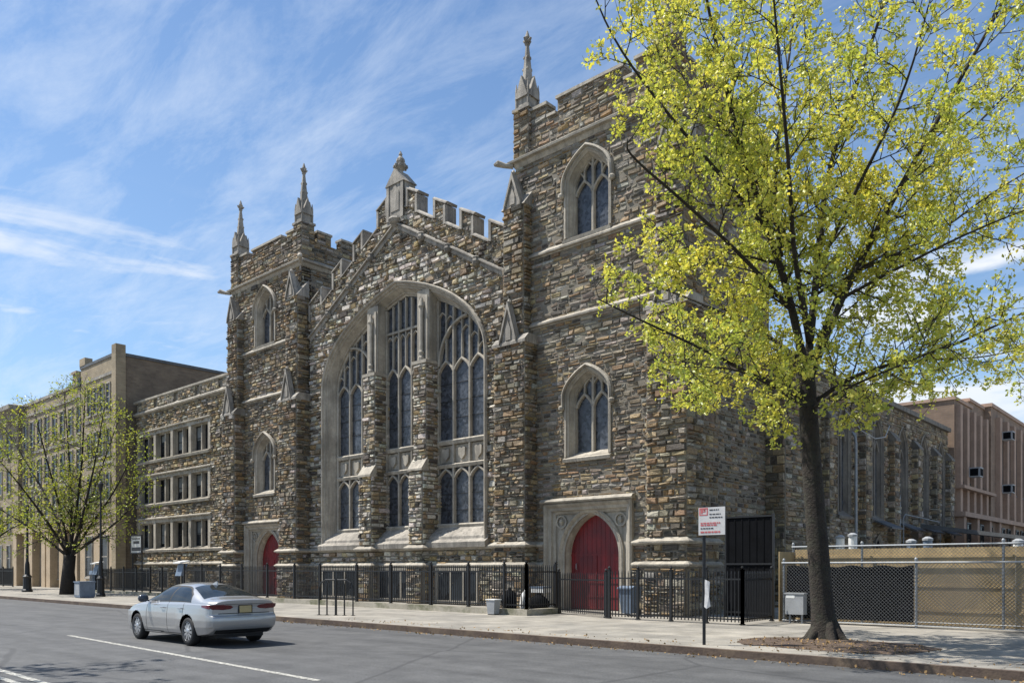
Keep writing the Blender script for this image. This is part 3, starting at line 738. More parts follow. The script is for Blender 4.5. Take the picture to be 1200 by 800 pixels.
for a, b_ in bays:     # saddle bars
    for z_ in (4.45, 5.2, 8.7, 9.5, 10.3):
        g = MB(); g.box(C+a, C+b_, YG+.60, YG+.63, z_, z_+.03); g.build('saddle_bar', 'lead', bigw)
for sg in (-1, 1):      # stone piers standing in the window
    pc = C+sg*1.9
    mb = MB()
    stone_box(mb, pc-.47, pc+.47, YG-.48, YG+.7, 2.9, 6.35, 'frl', 'gable', rh=(.10, .26), dep=(.015, .11), jit=.03)
    stone_box(mb, pc-.43, pc+.43, YG-.22, YG+.7, 6.35, 11.3, 'frl', 'gable', rh=(.10, .26), dep=(.015, .11), jit=.03)
    pr = mb.build('window_pier', SM, church)
    mb = MB()
    mb.prism([(pc-.5, YG-.56, 6.3), (pc-.5, YG-.56, 6.40), (pc-.5, YG-.18, 6.95), (pc-.5, YG-.1, 6.3)], (1.0, 0, 0)); mb.build('weathering', 'lime', pr); mb = MB()
    mb.box(pc-.5, pc+.5, YG-.3, YG+.68, 11.3, 11.45)
    zt = az(pc)-.1
    mb.box(pc-.42, pc+.42, YG-.02, YG+.68, 11.45, zt)
    for q in (-1, 1): mb.box(pc+q*.27-.08, pc+q*.27+.08, YG-.08, YG-.018, 11.45, zt-.3)
    mb.lathe((pc, YG-.12, 11.45), [(.17, 0), (.17, .15), (.11, .25), (.15, .4), (.10, .5), (.10, zt-11.45-.9), (.16, zt-11.45-.8), (.05, zt-11.45-.4)], 8)
    mb.build('pier_shaft', 'lime', pr)

# ---- plinth, water table and lower band
def plan_segments():
    P = []
    P.append([(-45.75, YG), (-45.75, YB), (-44.35, YB), (-44.35, YT), (CL-2.12, YT)])
    P.append([(CL+2.12, YT), (-39.5, YT), (-39.5, YB), (-37.85, YB), (-37.85, YG), (C-2.40, YG), (C-2.40, YG-.48), (C-1.40, YG-.48), (C-1.40, YG), (C+1.40, YG), (C+1.40, YG-.48), (C+2.40, YG-.48), (C+2.40, YG),
              (-23.15, YG), (-23.15, YB), (-21.5, YB), (-21.5, YT), (CR-2.12, YT)])
    P.append([(CR+2.12, YT), (-15.75, YT), (-15.75, YB), (-14.15, YB), (-14.15, 26.6)])
    return P
for seg in plan_segments():
    mb = MB(); plan_sweep(mb, seg, [(-.15, 2.62), (.11, 2.62), (.12, 2.66), (.20, 2.67), (.21, 2.73), (.03, 2.86), (-.15, 2.86)]); mb.build('water_table', 'lime', church)
    mb = MB(); plan_sweep(mb, seg, [(-.15, 1.83), (.14, 1.83), (.15, 1.87), (.21, 1.88), (.22, 1.93), (.10, 2.03), (-.15, 2.03)]); mb.build('plinth_band', 'lime', church)
    mb = MB(); mb.anyc = True
    for (xa, ya), (xb, yb) in zip(seg[:-1], seg[1:]):
        if abs(xa-xb) > .01 and abs(ya-yb) < .01:     # faces along the street
            o0 = .14 if True else 0
            lo_, hi_ = xa-(.14 if True else 0)*0, xb
            mb.box(xa, xb, ya-.13, ya+.05, G0-.2, 1.82)
            wins = [q for q in [(C-6.0, C-3.0), (C-1.25, C+1.25), (C+3.0, C+5.6)] if xa < q[0] and q[1] < xb]
            ff = lambda s, z: not any(a-.12 < s < b+.12 and .2 < z < 1.8 for a, b in wins)
            stones(mb, front(ya-.13), xa, xb, G0, 1.8, ff, 'tower', rh=(.12, .3), rw=(.2, .65))
        elif abs(ya-yb) > .2:
            if yb > ya:
                mb.box(xa-.05, xa+.13, ya, yb, G0-.2, 1.82); stones(mb, right(xa+.13), ya, yb, G0, 1.8, None, 'tower', rh=(.12, .3))
            else:
                mb.box(xa-.13, xa+.05, yb, ya, G0-.2, 1.82); stones(mb, left(xa-.13), -ya, -yb, G0, 1.8, None, 'tower', rh=(.12, .3))
    mb.build('plinth', SM, church)
for a, b_ in ((C-6.0, C-3.0), (C-1.25, C+1.25), (C+3.0, C+5.6)):     # basement windows
    mb = MB(); y = YG-.13
    mb.box(a-.12, b_+.12, y-.06, y+.06, 1.68, 1.80); mb.box(a-.12, b_+.12, y-.10, y+.06, .22, .34)
    k = 3
    for i in range(k+1): s = a+(b_-a)*i/k; mb.box(s-.06, s+.06, y-.04, y+.06, .34, 1.68)
    w = mb.build('basement_window', 'lime', church)
    g = MB(); g.box(a, b_, y-.015, y+.01, .34, 1.68); g.build('glass', 'pane', w)

# ---- nave flank seen past the right tower, roof behind the gable
mb = MB(); NX = -14.3; NY0, NY1, NZ = 33.0, 57.2, 10.45
nwin = [(39.2, .75), (43.9, .8), (48.0, .8), (52.0, .8), (55.6, .75)]
NW = dict(sill=4.35, zs=8.3, rise=1.25)
mb.box(-46.0, NX-.5, NY0, NY1, 0, NZ-.2)
fr2 = right(NX)
plate(mb, fr2, [(NY0-.3, 0), (NY1, 0), (NY1, NZ), (NY0-.3, NZ)], [opening(c, hw_, NW['sill'], NW['zs'], NW['rise'], 8, 2.1, .58) for c, hw_ in nwin], 0, -.5)
los = [in_open(c, hw_, NW['sill'], NW['zs'], NW['rise'], .12) for c, hw_ in nwin]
drs = [(44.0, .62, 2.6), (48.2, .6, 2.4), (55.6, .55, 2.3)]
ld = [in_open(c, hw_, 0, zt, .8, .1) for c, hw_, zt in drs]
stones(mb, fr2, NY0-.3, NY1, G0, NZ, lambda s, z: not any(q(s, z) for q in los) and not any(q(s, z) for q in ld), 'nave', rh=(.12, .3), rw=(.22, .7), dep=(.015, .09))
stone_box(mb, CR+3.7, NX-.002, NY0-.36, NY0-.31, 0, NZ, 'f', 'nave', rh=(.18, .38))
nv = mb.build('nave_wall', SM, church)
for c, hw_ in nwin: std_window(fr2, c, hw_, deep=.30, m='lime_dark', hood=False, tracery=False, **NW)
for c, hw_, zt in drs:
    mb = MB(); pth = [(c-hw_, G0)]+arch_pts(c, hw_, zt, .8, 8, 2, .6)+[(c+hw_, G0)]
    sweep(mb, fr2, pth, [(.14, -.02), (.14, .1), (0, .1), (-.1, .02), (-.1, -.02)])
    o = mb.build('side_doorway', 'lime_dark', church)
    g = MB(); plate(g, fr2, pth, (), .012, 0); g.build('door_leaf', 'blackpanel', o)
for yy in (36.9, 41.6, 46.0, 50.1, 53.9, 56.9):
    mb = MB(); stone_box(mb, NX-.1, NX+.38, yy-.38, yy+.38, 0, 8.6, 'rfl', 'nave', rh=(.18, .38))
    b_ = mb.build('buttress', SM, church)
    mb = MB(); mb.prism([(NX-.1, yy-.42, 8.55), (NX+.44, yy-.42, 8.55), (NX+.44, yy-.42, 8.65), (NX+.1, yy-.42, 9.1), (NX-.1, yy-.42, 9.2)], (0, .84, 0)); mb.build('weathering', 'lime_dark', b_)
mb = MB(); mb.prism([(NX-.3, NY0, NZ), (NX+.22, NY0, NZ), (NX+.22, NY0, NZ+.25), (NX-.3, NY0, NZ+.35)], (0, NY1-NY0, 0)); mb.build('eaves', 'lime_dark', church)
mb = MB()
mb.prism([(-46, NY0, NZ), (NX+.1, NY0, NZ+.3), (C+4, NY0, 12.6), (C-4, NY0, 12.6)], (0, NY1-NY0, 0))
mb.prism([(XA+.3, YG+.7, 12), (XB-.3, YG+.7, 12), (XB-.3, YG+.7, 13.6), (C, YG+.7, 17.9), (XA+.3, YG+.7, 13.6)], (0, 25, 0))
mb.build('roof', 'slate', church)
# downpipes and small lean-to hoods along the flank
for yy, zt in ((39.7+.6, 8.2), (46.9, 6.0), (51.0, 5.6)):
    mb = MB(); mb.tube([(NX+.2, yy, G0), (NX+.2, yy, zt-.4), (NX+.16, yy, zt), (NX-.0, yy, zt+.2)], .07, 8)
    for z_ in (1.5, 3.5, 5.2): mb.lathe((NX+.2, yy, z_), [(.085, 0), (.085, .06)], 8)
    mb.build('downpipe', 'steel', church)
mb = MB(); mb.tube([(NX+.5, 46.6, 1.0), (NX+.5, 46.6, 4.5), (NX+.5, 46.9, 4.7), (NX+.5, 53.4, 4.55), (NX+.5, 53.7, 4.3), (NX+.5, 53.7, 1.0)], .03, 7); mb.build('conduit', 'steel', church)
mb = MB(); mb.tube([(NX+.4, 38.2, 9.2), (NX+.7, 39.6, 8.3), (NX+.8, 41.2, 8.1), (NX+.7, 43.0, 8.4), (NX+.4, 44.6, 9.2)], .025, 6); mb.build('cable', 'grey_box', church)
for yy in (44.1, 48.2, 51.9, 55.6):
    mb = MB(); mb.prism([(NX+.05, yy-1.0, 4.2), (NX+1.0, yy-1.0, 3.78), (NX+1.0, yy-1.0, 3.86), (NX+.05, yy-1.0, 4.30)], (0, 2.0, 0)); mb.build('window_hood', 'slate', church)

# ================================================================ ANNEX
AY = 25.9; AX0, AX1 = -61.3, -45.9
annex = thing('annex', ((AX0+AX1)/2, AY, G0), 'lower three-storey rubble-stone wing with bands of mullioned windows left of the church', 'building')
mb = MB(); fr = front(AY)
rows = [(3.2, 5.05), (6.48, 8.2), (9.62, 11.42)]
WX0, WX1 = -60.9, -50.2
bx = [(-60.7, -59.3), (-58.3, -56.9), (-55.9, -54.5), (-53.3, -51.7)]
base_w = [(-60.3, -58.9), (-57.6, -56.2), (-54.9, -53.5), (-52.2, -50.8)]
holes = [[(WX0, a), (WX1, a), (WX1, b_), (WX0, b_)] for a, b_ in rows]
plate(mb, fr, [(AX0, G0-.2), (AX1, G0-.2), (AX1, 13.9), (AX0, 13.9)], holes, 0, -.5)
def ia(s, z):
    if any(WX0-.12 < s < WX1+.12 and a-.1 < z < b_+.1 for a, b_ in rows): return False
    if any(a-.1 < s < b_+.1 and .25 < z < 1.85 for a, b_ in base_w): return False
    return True
stones(mb, fr, AX0, AX1, G0, 13.0, ia, 'annex', rh=(.10, .27), rw=(.18, .6), dep=(.012, .11), jit=.035)
stones(mb, fr, AX0, AX1, 13.3, 13.95, lambda s, z: ((s-AX0) % 3.1) > .55, 'annex', rh=(.12, .3))
for k in range(5):
    s = AX0+3.1*k+.56
    mb.box(s, min(s+2.53, AX1), AY-.1, AY+.02, 13.3, 13.97); stones(mb, front(AY-.1), s, min(s+2.53, AX1), 13.32, 13.93, None, 'annex', rh=(.12, .26), dep=(.01, .05))
mb.box(AX0, AX1, AY+.5, 40, 0, 13.6)
stones(mb, left(AX0), -40, -AY, 6, 13.9, None, 'annex', rh=(.2, .4), rw=(.4, .9))
mb.face([(AX0, AY, 0), (AX0, 40, 0), (AX0, 40, 13.9), (AX0, AY, 13.9)])
aw = mb.build('wall', SM, annex)
mb = MB(); plan_sweep(mb, [(AX0, 40), (AX0, AY), (AX1, AY)], [(-.5, 13.92), (.12, 13.92), (.18, 13.98), (.18, 14.10), (-.1, 14.22), (-.5, 14.22)]); mb.build('coping', 'lime', aw)
for z_ in (13.08,):
    mb = MB(); plan_sweep(mb, [(AX0, 40), (AX0, AY), (AX1, AY)], [(-.05, z_-.1), (.06, z_-.1), (.2, z_), (.2, z_+.1), (.02, z_+.24), (-.05, z_+.24)]); mb.build('string_course', 'lime', aw)
for (a, b_) in rows:
    mb = MB()
    mb.prism([fr(WX0-.15, a-.28, -.02), fr(WX0-.15, a-.28, .16), fr(WX0-.15, a-.12, .2), fr(WX0-.15, a+.12, -.42), fr(WX0-.15, a-.28, -.42)], (WX1-WX0+.3+(3.4 if a < 4 else 0), 0, 0))
    sweep(mb, fr, [(WX0-.3, b_+.25), (WX1+.3, b_+.25)], [(-.26, -.02), (-.26, .05), (-.05, .06), (0, .17), (.07, .17), (.16, -.02)])
    mb.box(WX0-.13, WX1+.13, AY-.048, AY+.48, b_-.02, b_+.02)
    piers = 5; pitch = (WX1-WX0)/4
    for k in range(5):
        s = WX0+k*pitch
        mb.box(s-.17, s+.17, AY-.06, AY+.48, a-.05, b_)
    for k in range(4):
        s = WX0+(k+.5)*pitch
        mb.box(s-.07, s+.07, AY+.10, AY+.46, a+.02, b_)
        mb.box(s-pitch/2+.17, s+pitch/2-.17, AY+.14, AY+.46, b_-.1, b_-.022)
    w = mb.build('window_band', 'lime', annex)
    g = MB()
    for k in range(4):
        for q in (-1, 1):
            s = WX0+(k+.5)*pitch+q*pitch*.245; h = pitch*.19
            z0_, z1_ = a+.08, b_-.1
            for u0, u1, v0, v1 in ((s-h-.03, s-h+.03, z0_, z1_), (s+h-.03, s+h+.03, z0_, z1_), (s-h+.03, s+h-.03, z1_-.06, z1_), (s-h+.03, s+h-.03, z0_, z0_+.06), (s-h+.03, s+h-.03, (z0_+z1_)/2-.02, (z0_+z1_)/2+.02)):
                g.box(u0, u1, AY+.33, AY+.38, v0, v1)
    g.build('sash', 'lead', w)
    g = MB(); g.box(WX0, WX1, AY+.39, AY+.41, a, b_); g.build('glass', 'pane', w)
    for k in range(4):
        for q in (-1, 1):
            if random.random() < .55:
                g = MB()
                s = WX0+(k+.5)*pitch+q*pitch*.245; h = pitch*.17; z0_ = R(a+.3, b_-.6); g.box(s-h, s+h, AY+.375, AY+.388, z0_, b_-.15); g.build('blind', 'shade_blind', w)
for z_ in (8.62, 5.5):
    pass
mb = MB(); plan_sweep(mb, [(AX0, 26.6), (AX0, AY), (AX1, AY)], [(-.05, 2.0), (.1, 2.0), (.2, 2.06), (.2, 2.12), (.02, 2.25), (-.05, 2.25)]); mb.build('plinth_band', 'lime', annex)
for a, b_ in base_w:
    mb = MB(); mb.box(a-.1, b_+.1, AY-.07, AY+.05, 1.62, 1.80); mb.box(a-.1, b_+.1, AY-.1, AY+.05, .28, .40)
    for s in (a-.05, (a+b_)/2, b_+.05): mb.box(s-.05, s+.05, AY-.05, AY+.05, .40, 1.62)
    w = mb.build('basement_window', 'lime', annex)
    g = MB(); g.box(a, b_, AY-.02, AY+.01, .4, 1.62); g.build('glass', 'pane', w)

# ================================================================ BRICK BUILDINGS ON THE LEFT
def rect_window(par, fr, c, w, z0, z1, m='pane', frame='lime_shade', mull=True):
    mb = MB()
    P_ = [(c-w/2, z0), (c-w/2, z1), (c+w/2, z1), (c+w/2, z0)]
    sweep(mb, fr, P_, [(.09, -.02), (.09, .07), (.0, .09), (-.02, .02), (-.07, .02), (-.07, -.02)], closed=True)
    mb.prism([fr(c-w/2-.12, z0-.14, -.02), fr(c-w/2-.12, z0-.14, .12), fr(c-w/2-.12, z0, .10), fr(c-w/2-.12, z0, -.02)], tuple(Vector(fr(c+w/2+.12, 0, 0))-Vector(fr(c-w/2-.12, 0, 0))))
    if mull: mb.prism([fr(c-w/2+.07, (z0+z1)/2-.04, .0), fr(c+w/2-.07, (z0+z1)/2-.04, .0), fr(c+w/2-.07, (z0+z1)/2+.04, .0), fr(c-w/2+.07, (z0+z1)/2+.04, .0)], tuple(Vector(fr(0, 0, .03))-Vector(fr(0, 0, 0))))
    o = mb.build('window', frame, par)
    g = MB(); g.face([fr(c-w/2, z0, .006), fr(c+w/2, z0, .006), fr(c+w/2, z1, .006), fr(c-w/2, z1, .006)]); g.build('glass', m, o)
BYF = 24.6; f0 = front(BYF)
# tall end block
ba = thing('brick_building', (-65, BYF, G0), 'tall tan brick block with blank side wall and a parapet pier, beside the stone wing', 'building')
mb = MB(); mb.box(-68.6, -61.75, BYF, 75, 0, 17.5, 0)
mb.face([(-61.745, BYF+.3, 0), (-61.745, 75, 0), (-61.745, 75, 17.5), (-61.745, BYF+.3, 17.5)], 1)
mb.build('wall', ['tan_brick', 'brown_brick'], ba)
mb = MB(); mb.box(-68.7, -61.65, BYF-.06, 75.1, 17.5, 17.72); mb.build('coping', 'slate', ba)
mb = MB(); mb.box(-62.35, -61.6, BYF-.12, BYF+.6, 0, 18.3); mb.box(-68.7, -67.6, BYF-.08, BYF+.5, 17.72, 18.3); mb.build('parapet_pier', 'tan_brick', ba)
for z0_, z1_ in ((13.6, 15.6), (10.2, 12.2), (6.9, 8.9)):
    for c in (-66.8, -65.6, -64.4, -63.2): rect_window(ba, f0, c, .7, z0_, z1_)
mb = MB(); mb.box(-68.5, -62.4, BYF-.10, BYF+.01, 0, 5.2); mb.box(-68.5, -62.4, BYF-.18, BYF+.01, 5.2, 5.5); mb.build('ground_floor_facing', 'pale_stone', ba)
fg = front(BYF-.10)
for c, w in ((-63.6, 1.2), (-66.6, 1.3)): rect_window(ba, fg, c, w, 1.1, 4.2)
for z_ in (5.7, 9.6, 13.0, 16.2):
    mb = MB(); mb.box(-67.6, -62.36, BYF-.07, BYF+.01, z_, z_+.22); mb.build('band', 'lime_shade', ba)
# long block
bb = thing('brick_building', (-76, BYF, G0), 'long tan brick building with a chimney, behind the bushy street tree', 'building')
mb = MB(); mb.box(-84.0, -68.65, BYF+.4, 60, 0, 16.5); mb.build('wall', 'tan_brick', bb)
mb = MB(); mb.box(-84, -68.72, BYF+.3, 60, 16.5, 16.75); mb.build('coping', 'lime_shade', bb)
mb = MB(); mb.box(-73.2, -72.3, BYF+1, BYF+1.9, 16.76, 18.0); mb.box(-73.3, -72.2, BYF+.9, BYF+2, 18.0, 18.2); mb.build('chimney', 'tan_brick', bb)
fb = front(BYF+.4)
for z0_, z1_ in ((12.7, 14.9), (9.2, 11.4), (6.2, 8.2)):
    for k in range(8): rect_window(bb, fb, -83.0+k*1.85, .85, z0_, z1_)
mb = MB()
for s in (-83.8, -80.8, -79.6, -76.4, -75.2, -72.2, -69.2): mb.box(s-.45, s+.45, BYF-.25, BYF+.41, 0, 4.9)
mb.box(-84, -68.7, BYF-.3, BYF+.41, 4.9, 5.4); mb.build('ground_floor_piers', 'pale_stone', bb)
for c, w in ((-82.3, 1.8), (-78.0, 1.9), (-73.7, 1.8), (-70.7, 1.7)): rect_window(bb, fb, c, w, .9 if c != -78.0 else .2, 4.2)
for z_ in (5.6, 8.6, 12.0, 15.5):
    mb = MB(); mb.box(-84, -68.7, BYF+.30, BYF+.41, z_, z_+.22); mb.build('band', 'lime_shade', bb)
mb = MB(); mb.tube([(-68.9, BYF+.15, .2), (-68.9, BYF+.15, 16.6)], .10, 8); mb.box(-69.2, -68.6, BYF-.05, BYF+.35, 16.2, 16.9); mb.build('downpipe', 'iron', bb)
# far block with the heavy cornice
bc_ = thing('brick_building', (-92, BYF, G0), 'far tan brick building with an overhanging stone cornice at the left edge', 'building')
mb = MB(); mb.box(-112, -84.05, BYF+.1, 60, 0, 15.6); mb.build('wall', 'tan_brick', bc_)
mb = MB(); plan_sweep(mb, [(-112, BYF+.1), (-84.05, BYF+.1), (-84.05, 45)], [(-.2, 15.6), (.2, 15.6), (.35, 16.0), (1.1, 16.2), (1.1, 16.6), (-.2, 16.9)]); mb.build('cornice', 'lime_shade', bc_)
for z0_, z1_ in ((12.2, 14.4), (8.8, 11.0), (5.4, 7.6), (1.5, 3.9)):
    for k in range(10): rect_window(bc_, front(BYF+.1), -110+k*2.6, 1.0, z0_, z1_)

# ================================================================ BROWN BUILDING ON THE RIGHT
br = thing('brown_building', (-22, 70, G0), 'reddish brown brick building with tall vertical piers, behind the end of the nave', 'building')
BX = -14.0
mb = MB(); mb.box(-32, BX, 57.6, 62.0, 0, 12.6); mb.box(-32, BX-.2, 62.0, 66.4, 0, 13.2); mb.box(-32, BX+.25, 66.4, 98, 0, 13.4); mb.build('wall', 'pink_brick', br)
mb = MB(); mb.box(-32.1, BX+.1, 57.5, 62.0, 12.6, 12.8); mb.box(-32.1, BX-.1, 62.002, 66.3, 13.2, 13.4); mb.box(-32.1, BX+.35, 66.3, 98.1, 13.4, 13.65); mb.build('coping', 'peach', br)
mb = MB()
for yy in (58.2, 59.9, 61.7, 63.4, 65.2): mb.box(BX-.25, BX+.30, yy-.28, yy+.28, 5.4, 12.3)
for yy in (68.2, 70.6, 73.0, 75.4, 78, 80.6, 83.2, 86): mb.box(BX+.2, BX+.55, yy-.33, yy+.33, 5.4, 12.8)
for yy in (58.2, 61.7, 65.2, 68.2, 73.0, 78, 83.2): mb.box(BX-.1, BX+.5, yy-.3, yy+.3, 0, 5.1)
mb.build('pier', 'peach', br)
mb = MB(); mb.box(BX-.2, BX+.65, 57.6, 98, 5.1, 5.4); mb.box(BX-.2, BX+.6, 57.6, 66.4, 6.9, 7.1); mb.build('ledge', 'peach', br)
for yy in (59.05, 60.8, 62.55, 64.3): rect_window(br, right(BX+.0), yy, .8, 7.5, 11.9, frame='iron')
for yy in (69.4, 71.8, 74.2, 76.7, 79.3, 81.9, 84.6): rect_window(br, right(BX+.26), yy, .9, 7.5, 11.9, frame='iron')
for yy in (59.9, 63.4, 66, 70, 72, 75, 77, 80): rect_window(br, right(BX+.27), yy, .9, 2.6, 4.7, frame='iron')
ac_lab = ['grey window air conditioner lowest on the brown building, above the dark canopy', 'grey window air conditioner on the brown building nearest the nave', 'small grey air conditioner highest on the brown building']
ac0 = None
for lab, (yy, zz) in zip(ac_lab, ((68.9, 7.3), (60.4, 7.8), (68.9, 11.2))):
    if ac0 is None:
        ac0 = thing('air_conditioner', (BX+.3, yy, zz), lab, 'air conditioner', 'air conditioners on the brown building')
        mb = MB(); mb.box(BX+.3, BX+.95, yy-.42, yy+.42, zz, zz+.62)
        mb.box(BX+.952, BX+.965, yy-.42, yy+.42, zz+.56, zz+.62); ob = mb.build('casing', 'grey_box', ac0)
        mb = MB()
        mb.box(BX+.953, BX+.96, yy-.36, yy+.36, zz+.06, zz+.54); mb.box(BX+.36, BX+.85, yy-.427, yy-.421, zz+.06, zz+.54)
        mb.build('grille', 'blackpanel', ac0)
    else: dup(ac0, (BX+.3 if zz < 8 and yy < 62 else BX+.55, yy, zz), lab)
ac0.location.x = BX+.55

# dark canopy in the yard
cn = thing('canopy', (-10.5, 56, G0), 'low dark canopy roof on posts in the yard before the brown building', 'canopy')
mb = MB(); mb.prism([(-13.2, 47.5, 3.95), (-8.2, 47.5, 3.2), (-8.2, 47.5, 3.38), (-13.2, 47.5, 4.2)], (0, 22, 0)); mb.build('roof', 'slate', cn)
for yy in (48, 55, 62, 69): 
    mb = MB(); mb.box(-8.4, -8.28, yy, yy+.12, G0, 3.25); mb.build('post', 'iron', cn)

# ================================================================ YARD FENCING
hd = thing('hoarding', (-2, 25.3, G0), 'tan boarded hoarding behind the chain-link fence', 'hoarding')
xs = [-10.75+k*1.22 for k in range(14)]
mb = MB()
for a, b_ in zip(xs[:-1], xs[1:]): mb.box(a+.004, b_-.004, 25.28, 25.31, .16, 2.38)
mb.build('boards', 'ply', hd)
mb = MB()
for z_ in (.55, 1.25, 2.1): mb.box(xs[0], xs[-1], 25.25, 25.277, z_, z_+.07)
mb.build('batten', 'ply', hd)
hd2 = thing('hoarding', (-10.55, 24.5, G0), 'short tan board return beside the black gate', 'hoarding')
mb = MB(); mb.box(-10.72, -10.69, 24.0, 25.2, .16, 2.3); mb.build('boards', 'ply', hd2)
def chain_fence(x0, x1, y, z0, z1, posts, label, gap=.1):
    t = thing('chain_link_fence', (x0, y, G0), label, 'fence')
    mb = MB(); H = z1-z0
    k = x0-H
    while k < x1:
        for sg in (1, -1):
            a = k if sg > 0 else k+H
            pa, pb = (a, z0), (a+sg*H, z1)
            # clip to the panel
            u0, u1 = 0.0, 1.0; dx = pb[0]-pa[0]
            for lim, s_ in ((x0, 1), (x1, -1)):
                fa_, fb_ = s_*(pa[0]-lim), s_*(pb[0]-lim)
                if fa_ < 0 and fb_ < 0: u0 = 2
                elif fa_ < 0: u0 = max(u0, fa_/(fa_-fb_))
                elif fb_ < 0: u1 = min(u1, fa_/(fa_-fb_))
            if u0 < u1-.01:
                q = [(pa[0]+dx*u, y+.006*sg, pa[1]+H*u) for u in (u0, u1)]
                mb.tube(q, .0048, 3, cap=False)
        k += gap
    mb.build('wire_mesh', 'wire', t, recalc=False)
    mb = MB(); mb.tube([(x0, y, z1), (x1, y, z1)], .028, 8); mb.build('top_rail', 'steel', t)
    mb = MB(); mb.tube([(x0, y, z0), (x1, y, z0)], .012, 6); mb.build('bottom_wire', 'steel', t)
    for p in posts:
        mb = MB(); mb.tube([(p, y+.04, G0-.1), (p, y+.04, z1+.06)], .036, 8); mb.lathe((p, y+.04, z1+.06), [(.045, 0), (.045, .04), (.02, .08)], 8)
        for z_ in (z0+.3, (z0+z1)/2, z1-.25): mb.lathe((p, y+.04, z_), [(.042, 0), (.042, .03)], 8)
        mb.build('post', 'steel', t)
    return t
chain_fence(-10.55, 5.0, 23.85, .22, 1.95, [-10.5, -6.75, -3.4, .2, 3.6], 'lower galvanised chain-link fence along the sidewalk behind the big tree')
chain_fence(-10.75, 5.0, 25.05, .25, 2.46, [-10.72, -8.6, -4.9, -1.4, 2.0], 'taller chain-link fence against the tan hoarding')
mb = MB()
# screening cloth tied to the lower fence, slightly sagging
nx, nz = 24, 8
for i in range(nx):
    for k in range(nz):
        f = lambda i_, k_: (-10.42+3.6*i_/nx, 23.93+.012*math.sin(i_*1.3)+.01*math.sin(k_*1.9+i_), .30+1.55*k_/nz+(.03*math.sin(i_*1.1) if k_ == nz else 0))
        mb.face([f(i, k), f(i+1, k), f(i+1, k+1), f(i, k+1)])
tag(mb.build('privacy_screen', 'blackpanel', merge=True, smooth=True), 'black screening cloth tied behind the lower chain-link fence', 'screen')
# black gate at the side passage
gt = thing('metal_gate', (-12.2, 25, G0), 'tall solid black gate between the church tower and the tan fence', 'gate')
mb = MB(); mb.box(-12.98, -11.38, 25.0, 25.03, .2, 3.5); 
for k in range(7): mb.box(-12.95+k*.25, -12.91+k*.25, 24.985, 24.998, .25, 3.45)
mb.build('sheet_panel', 'blackpanel', gt)
mb = MB()
for a in (-13.04, -11.38): mb.box(a, a+.06, 24.97, 25.05, .1, 3.56)
for z_ in (.3, 1.9, 3.46): mb.box(-12.98, -11.38, 24.965, 24.985, z_, z_+.06)
mb.build('gate_frame', 'iron', gt)

# vent stubs behind the hoarding
v0 = None
for lab, (x, y, h) in zip(['white capped pipe rising behind the hoarding, tallest beside the tree trunk', 'white capped pipe just right of the tallest one behind the hoarding', 'blue-grey tub on a stand behind the hoarding', 'white capped pipe behind the hoarding right of the blue-grey tub', 'pale pipe end behind the hoarding near the right edge'],
    [(-9.95, 27, 2.86), (-9.55, 27, 2.92), (-7.77, 27, 2.68), (-7.3, 27, 2.74), (-4.9, 27, 2.62)]):
    t = thing('vent_pipe', (x, y, G0), lab, 'pipe', 'capped pipes behind the hoarding')
    mb = MB(); mb.tube([(x, y, G0), (x, y, h-.1)], .13, 10); mb.build('pipe', 'blue_grey' if 'blue' in lab else 'white', t)
    mb = MB(); mb.lathe((x, y, h-.1), [(.16, 0), (.16, .06), (.06, .12)], 10); mb.build('cap', 'grey_box', t)

# ================================================================ IRON FENCE
def iron_fence(segs, zb, h, label, curb=None):
    """segs: list of lists of (x, y) post positions; pickets between neighbouring posts"""
    p0 = segs[0][0]
    t = thing('iron_fence', (p0[0], p0[1], G0), label, 'fence', 'black iron railings along the church front')
    for pts in segs:
        for i, (x, y) in enumerate(pts):
            mb = MB(); w = .042
            mb.box(x-w, x+w, y-w, y+w, zb, zb+h+.06); mb.box(x-w-.012, x+w+.012, y-w-.012, y+w+.012, zb+h+.06, zb+h+.085)
            mb.lathe((x, y, zb+h+.08), [(.02, 0), (.045, .03), (.05, .06), (.03, .1), (.004, .115)], 8)
            mb.box(x-w-.02, x+w+.02, y-w-.02, y+w+.02, zb, zb+.03)
            mb.build('post', 'iron', t)
        for (xa, ya), (xb, yb) in zip(pts[:-1], pts[1:]):
            L = math.hypot(xb-xa, yb-ya); ux, uy = (xb-xa)/L, (yb-ya)/L
            mb = MB()
            for z_ in (zb+.12, zb+h-.22):
                mb.prism([(xa+ux*.04-uy*.014, ya+uy*.04+ux*.014, z_), (xa+ux*.04+uy*.014, ya+uy*.04-ux*.014, z_), (xa+ux*.04+uy*.014, ya+uy*.04-ux*.014, z_+.045), (xa+ux*.04-uy*.014, ya+uy*.04+ux*.014, z_+.045)], (ux*(L-.08), uy*(L-.08), 0))
            n = max(2, round(L/.118))
            for k in range(1, n):
                x, y = xa+ux*L*k/n, ya+uy*L*k/n
                mb.tube([(x, y, zb+.06), (x, y, zb+h-.03), (x, y, zb+h+.05)], [.019, .019, .005], 5)
            mb.build('picket_panel', 'iron', t, recalc=False)
    if curb:
        mb = MB()
        for a, b_ in curb:
            if abs(a[1]-b_[1]) < .01: mb.box(a[0], b_[0], a[1]-.15, a[1]+.15, G0-.05, zb)
            else: mb.box(a[0]-.15, a[0]+.15, a[1]+.152, b_[1], G0-.05, zb)
        mb.build('kerb_stone', 'mossy', t)
    return t
mainX = [-43.9, -41.9, -39.9, -37.7, -35.3, -32.94, -30.89, -28.19, -25.91, -23.48, -21.41, -19.6, -18.55]
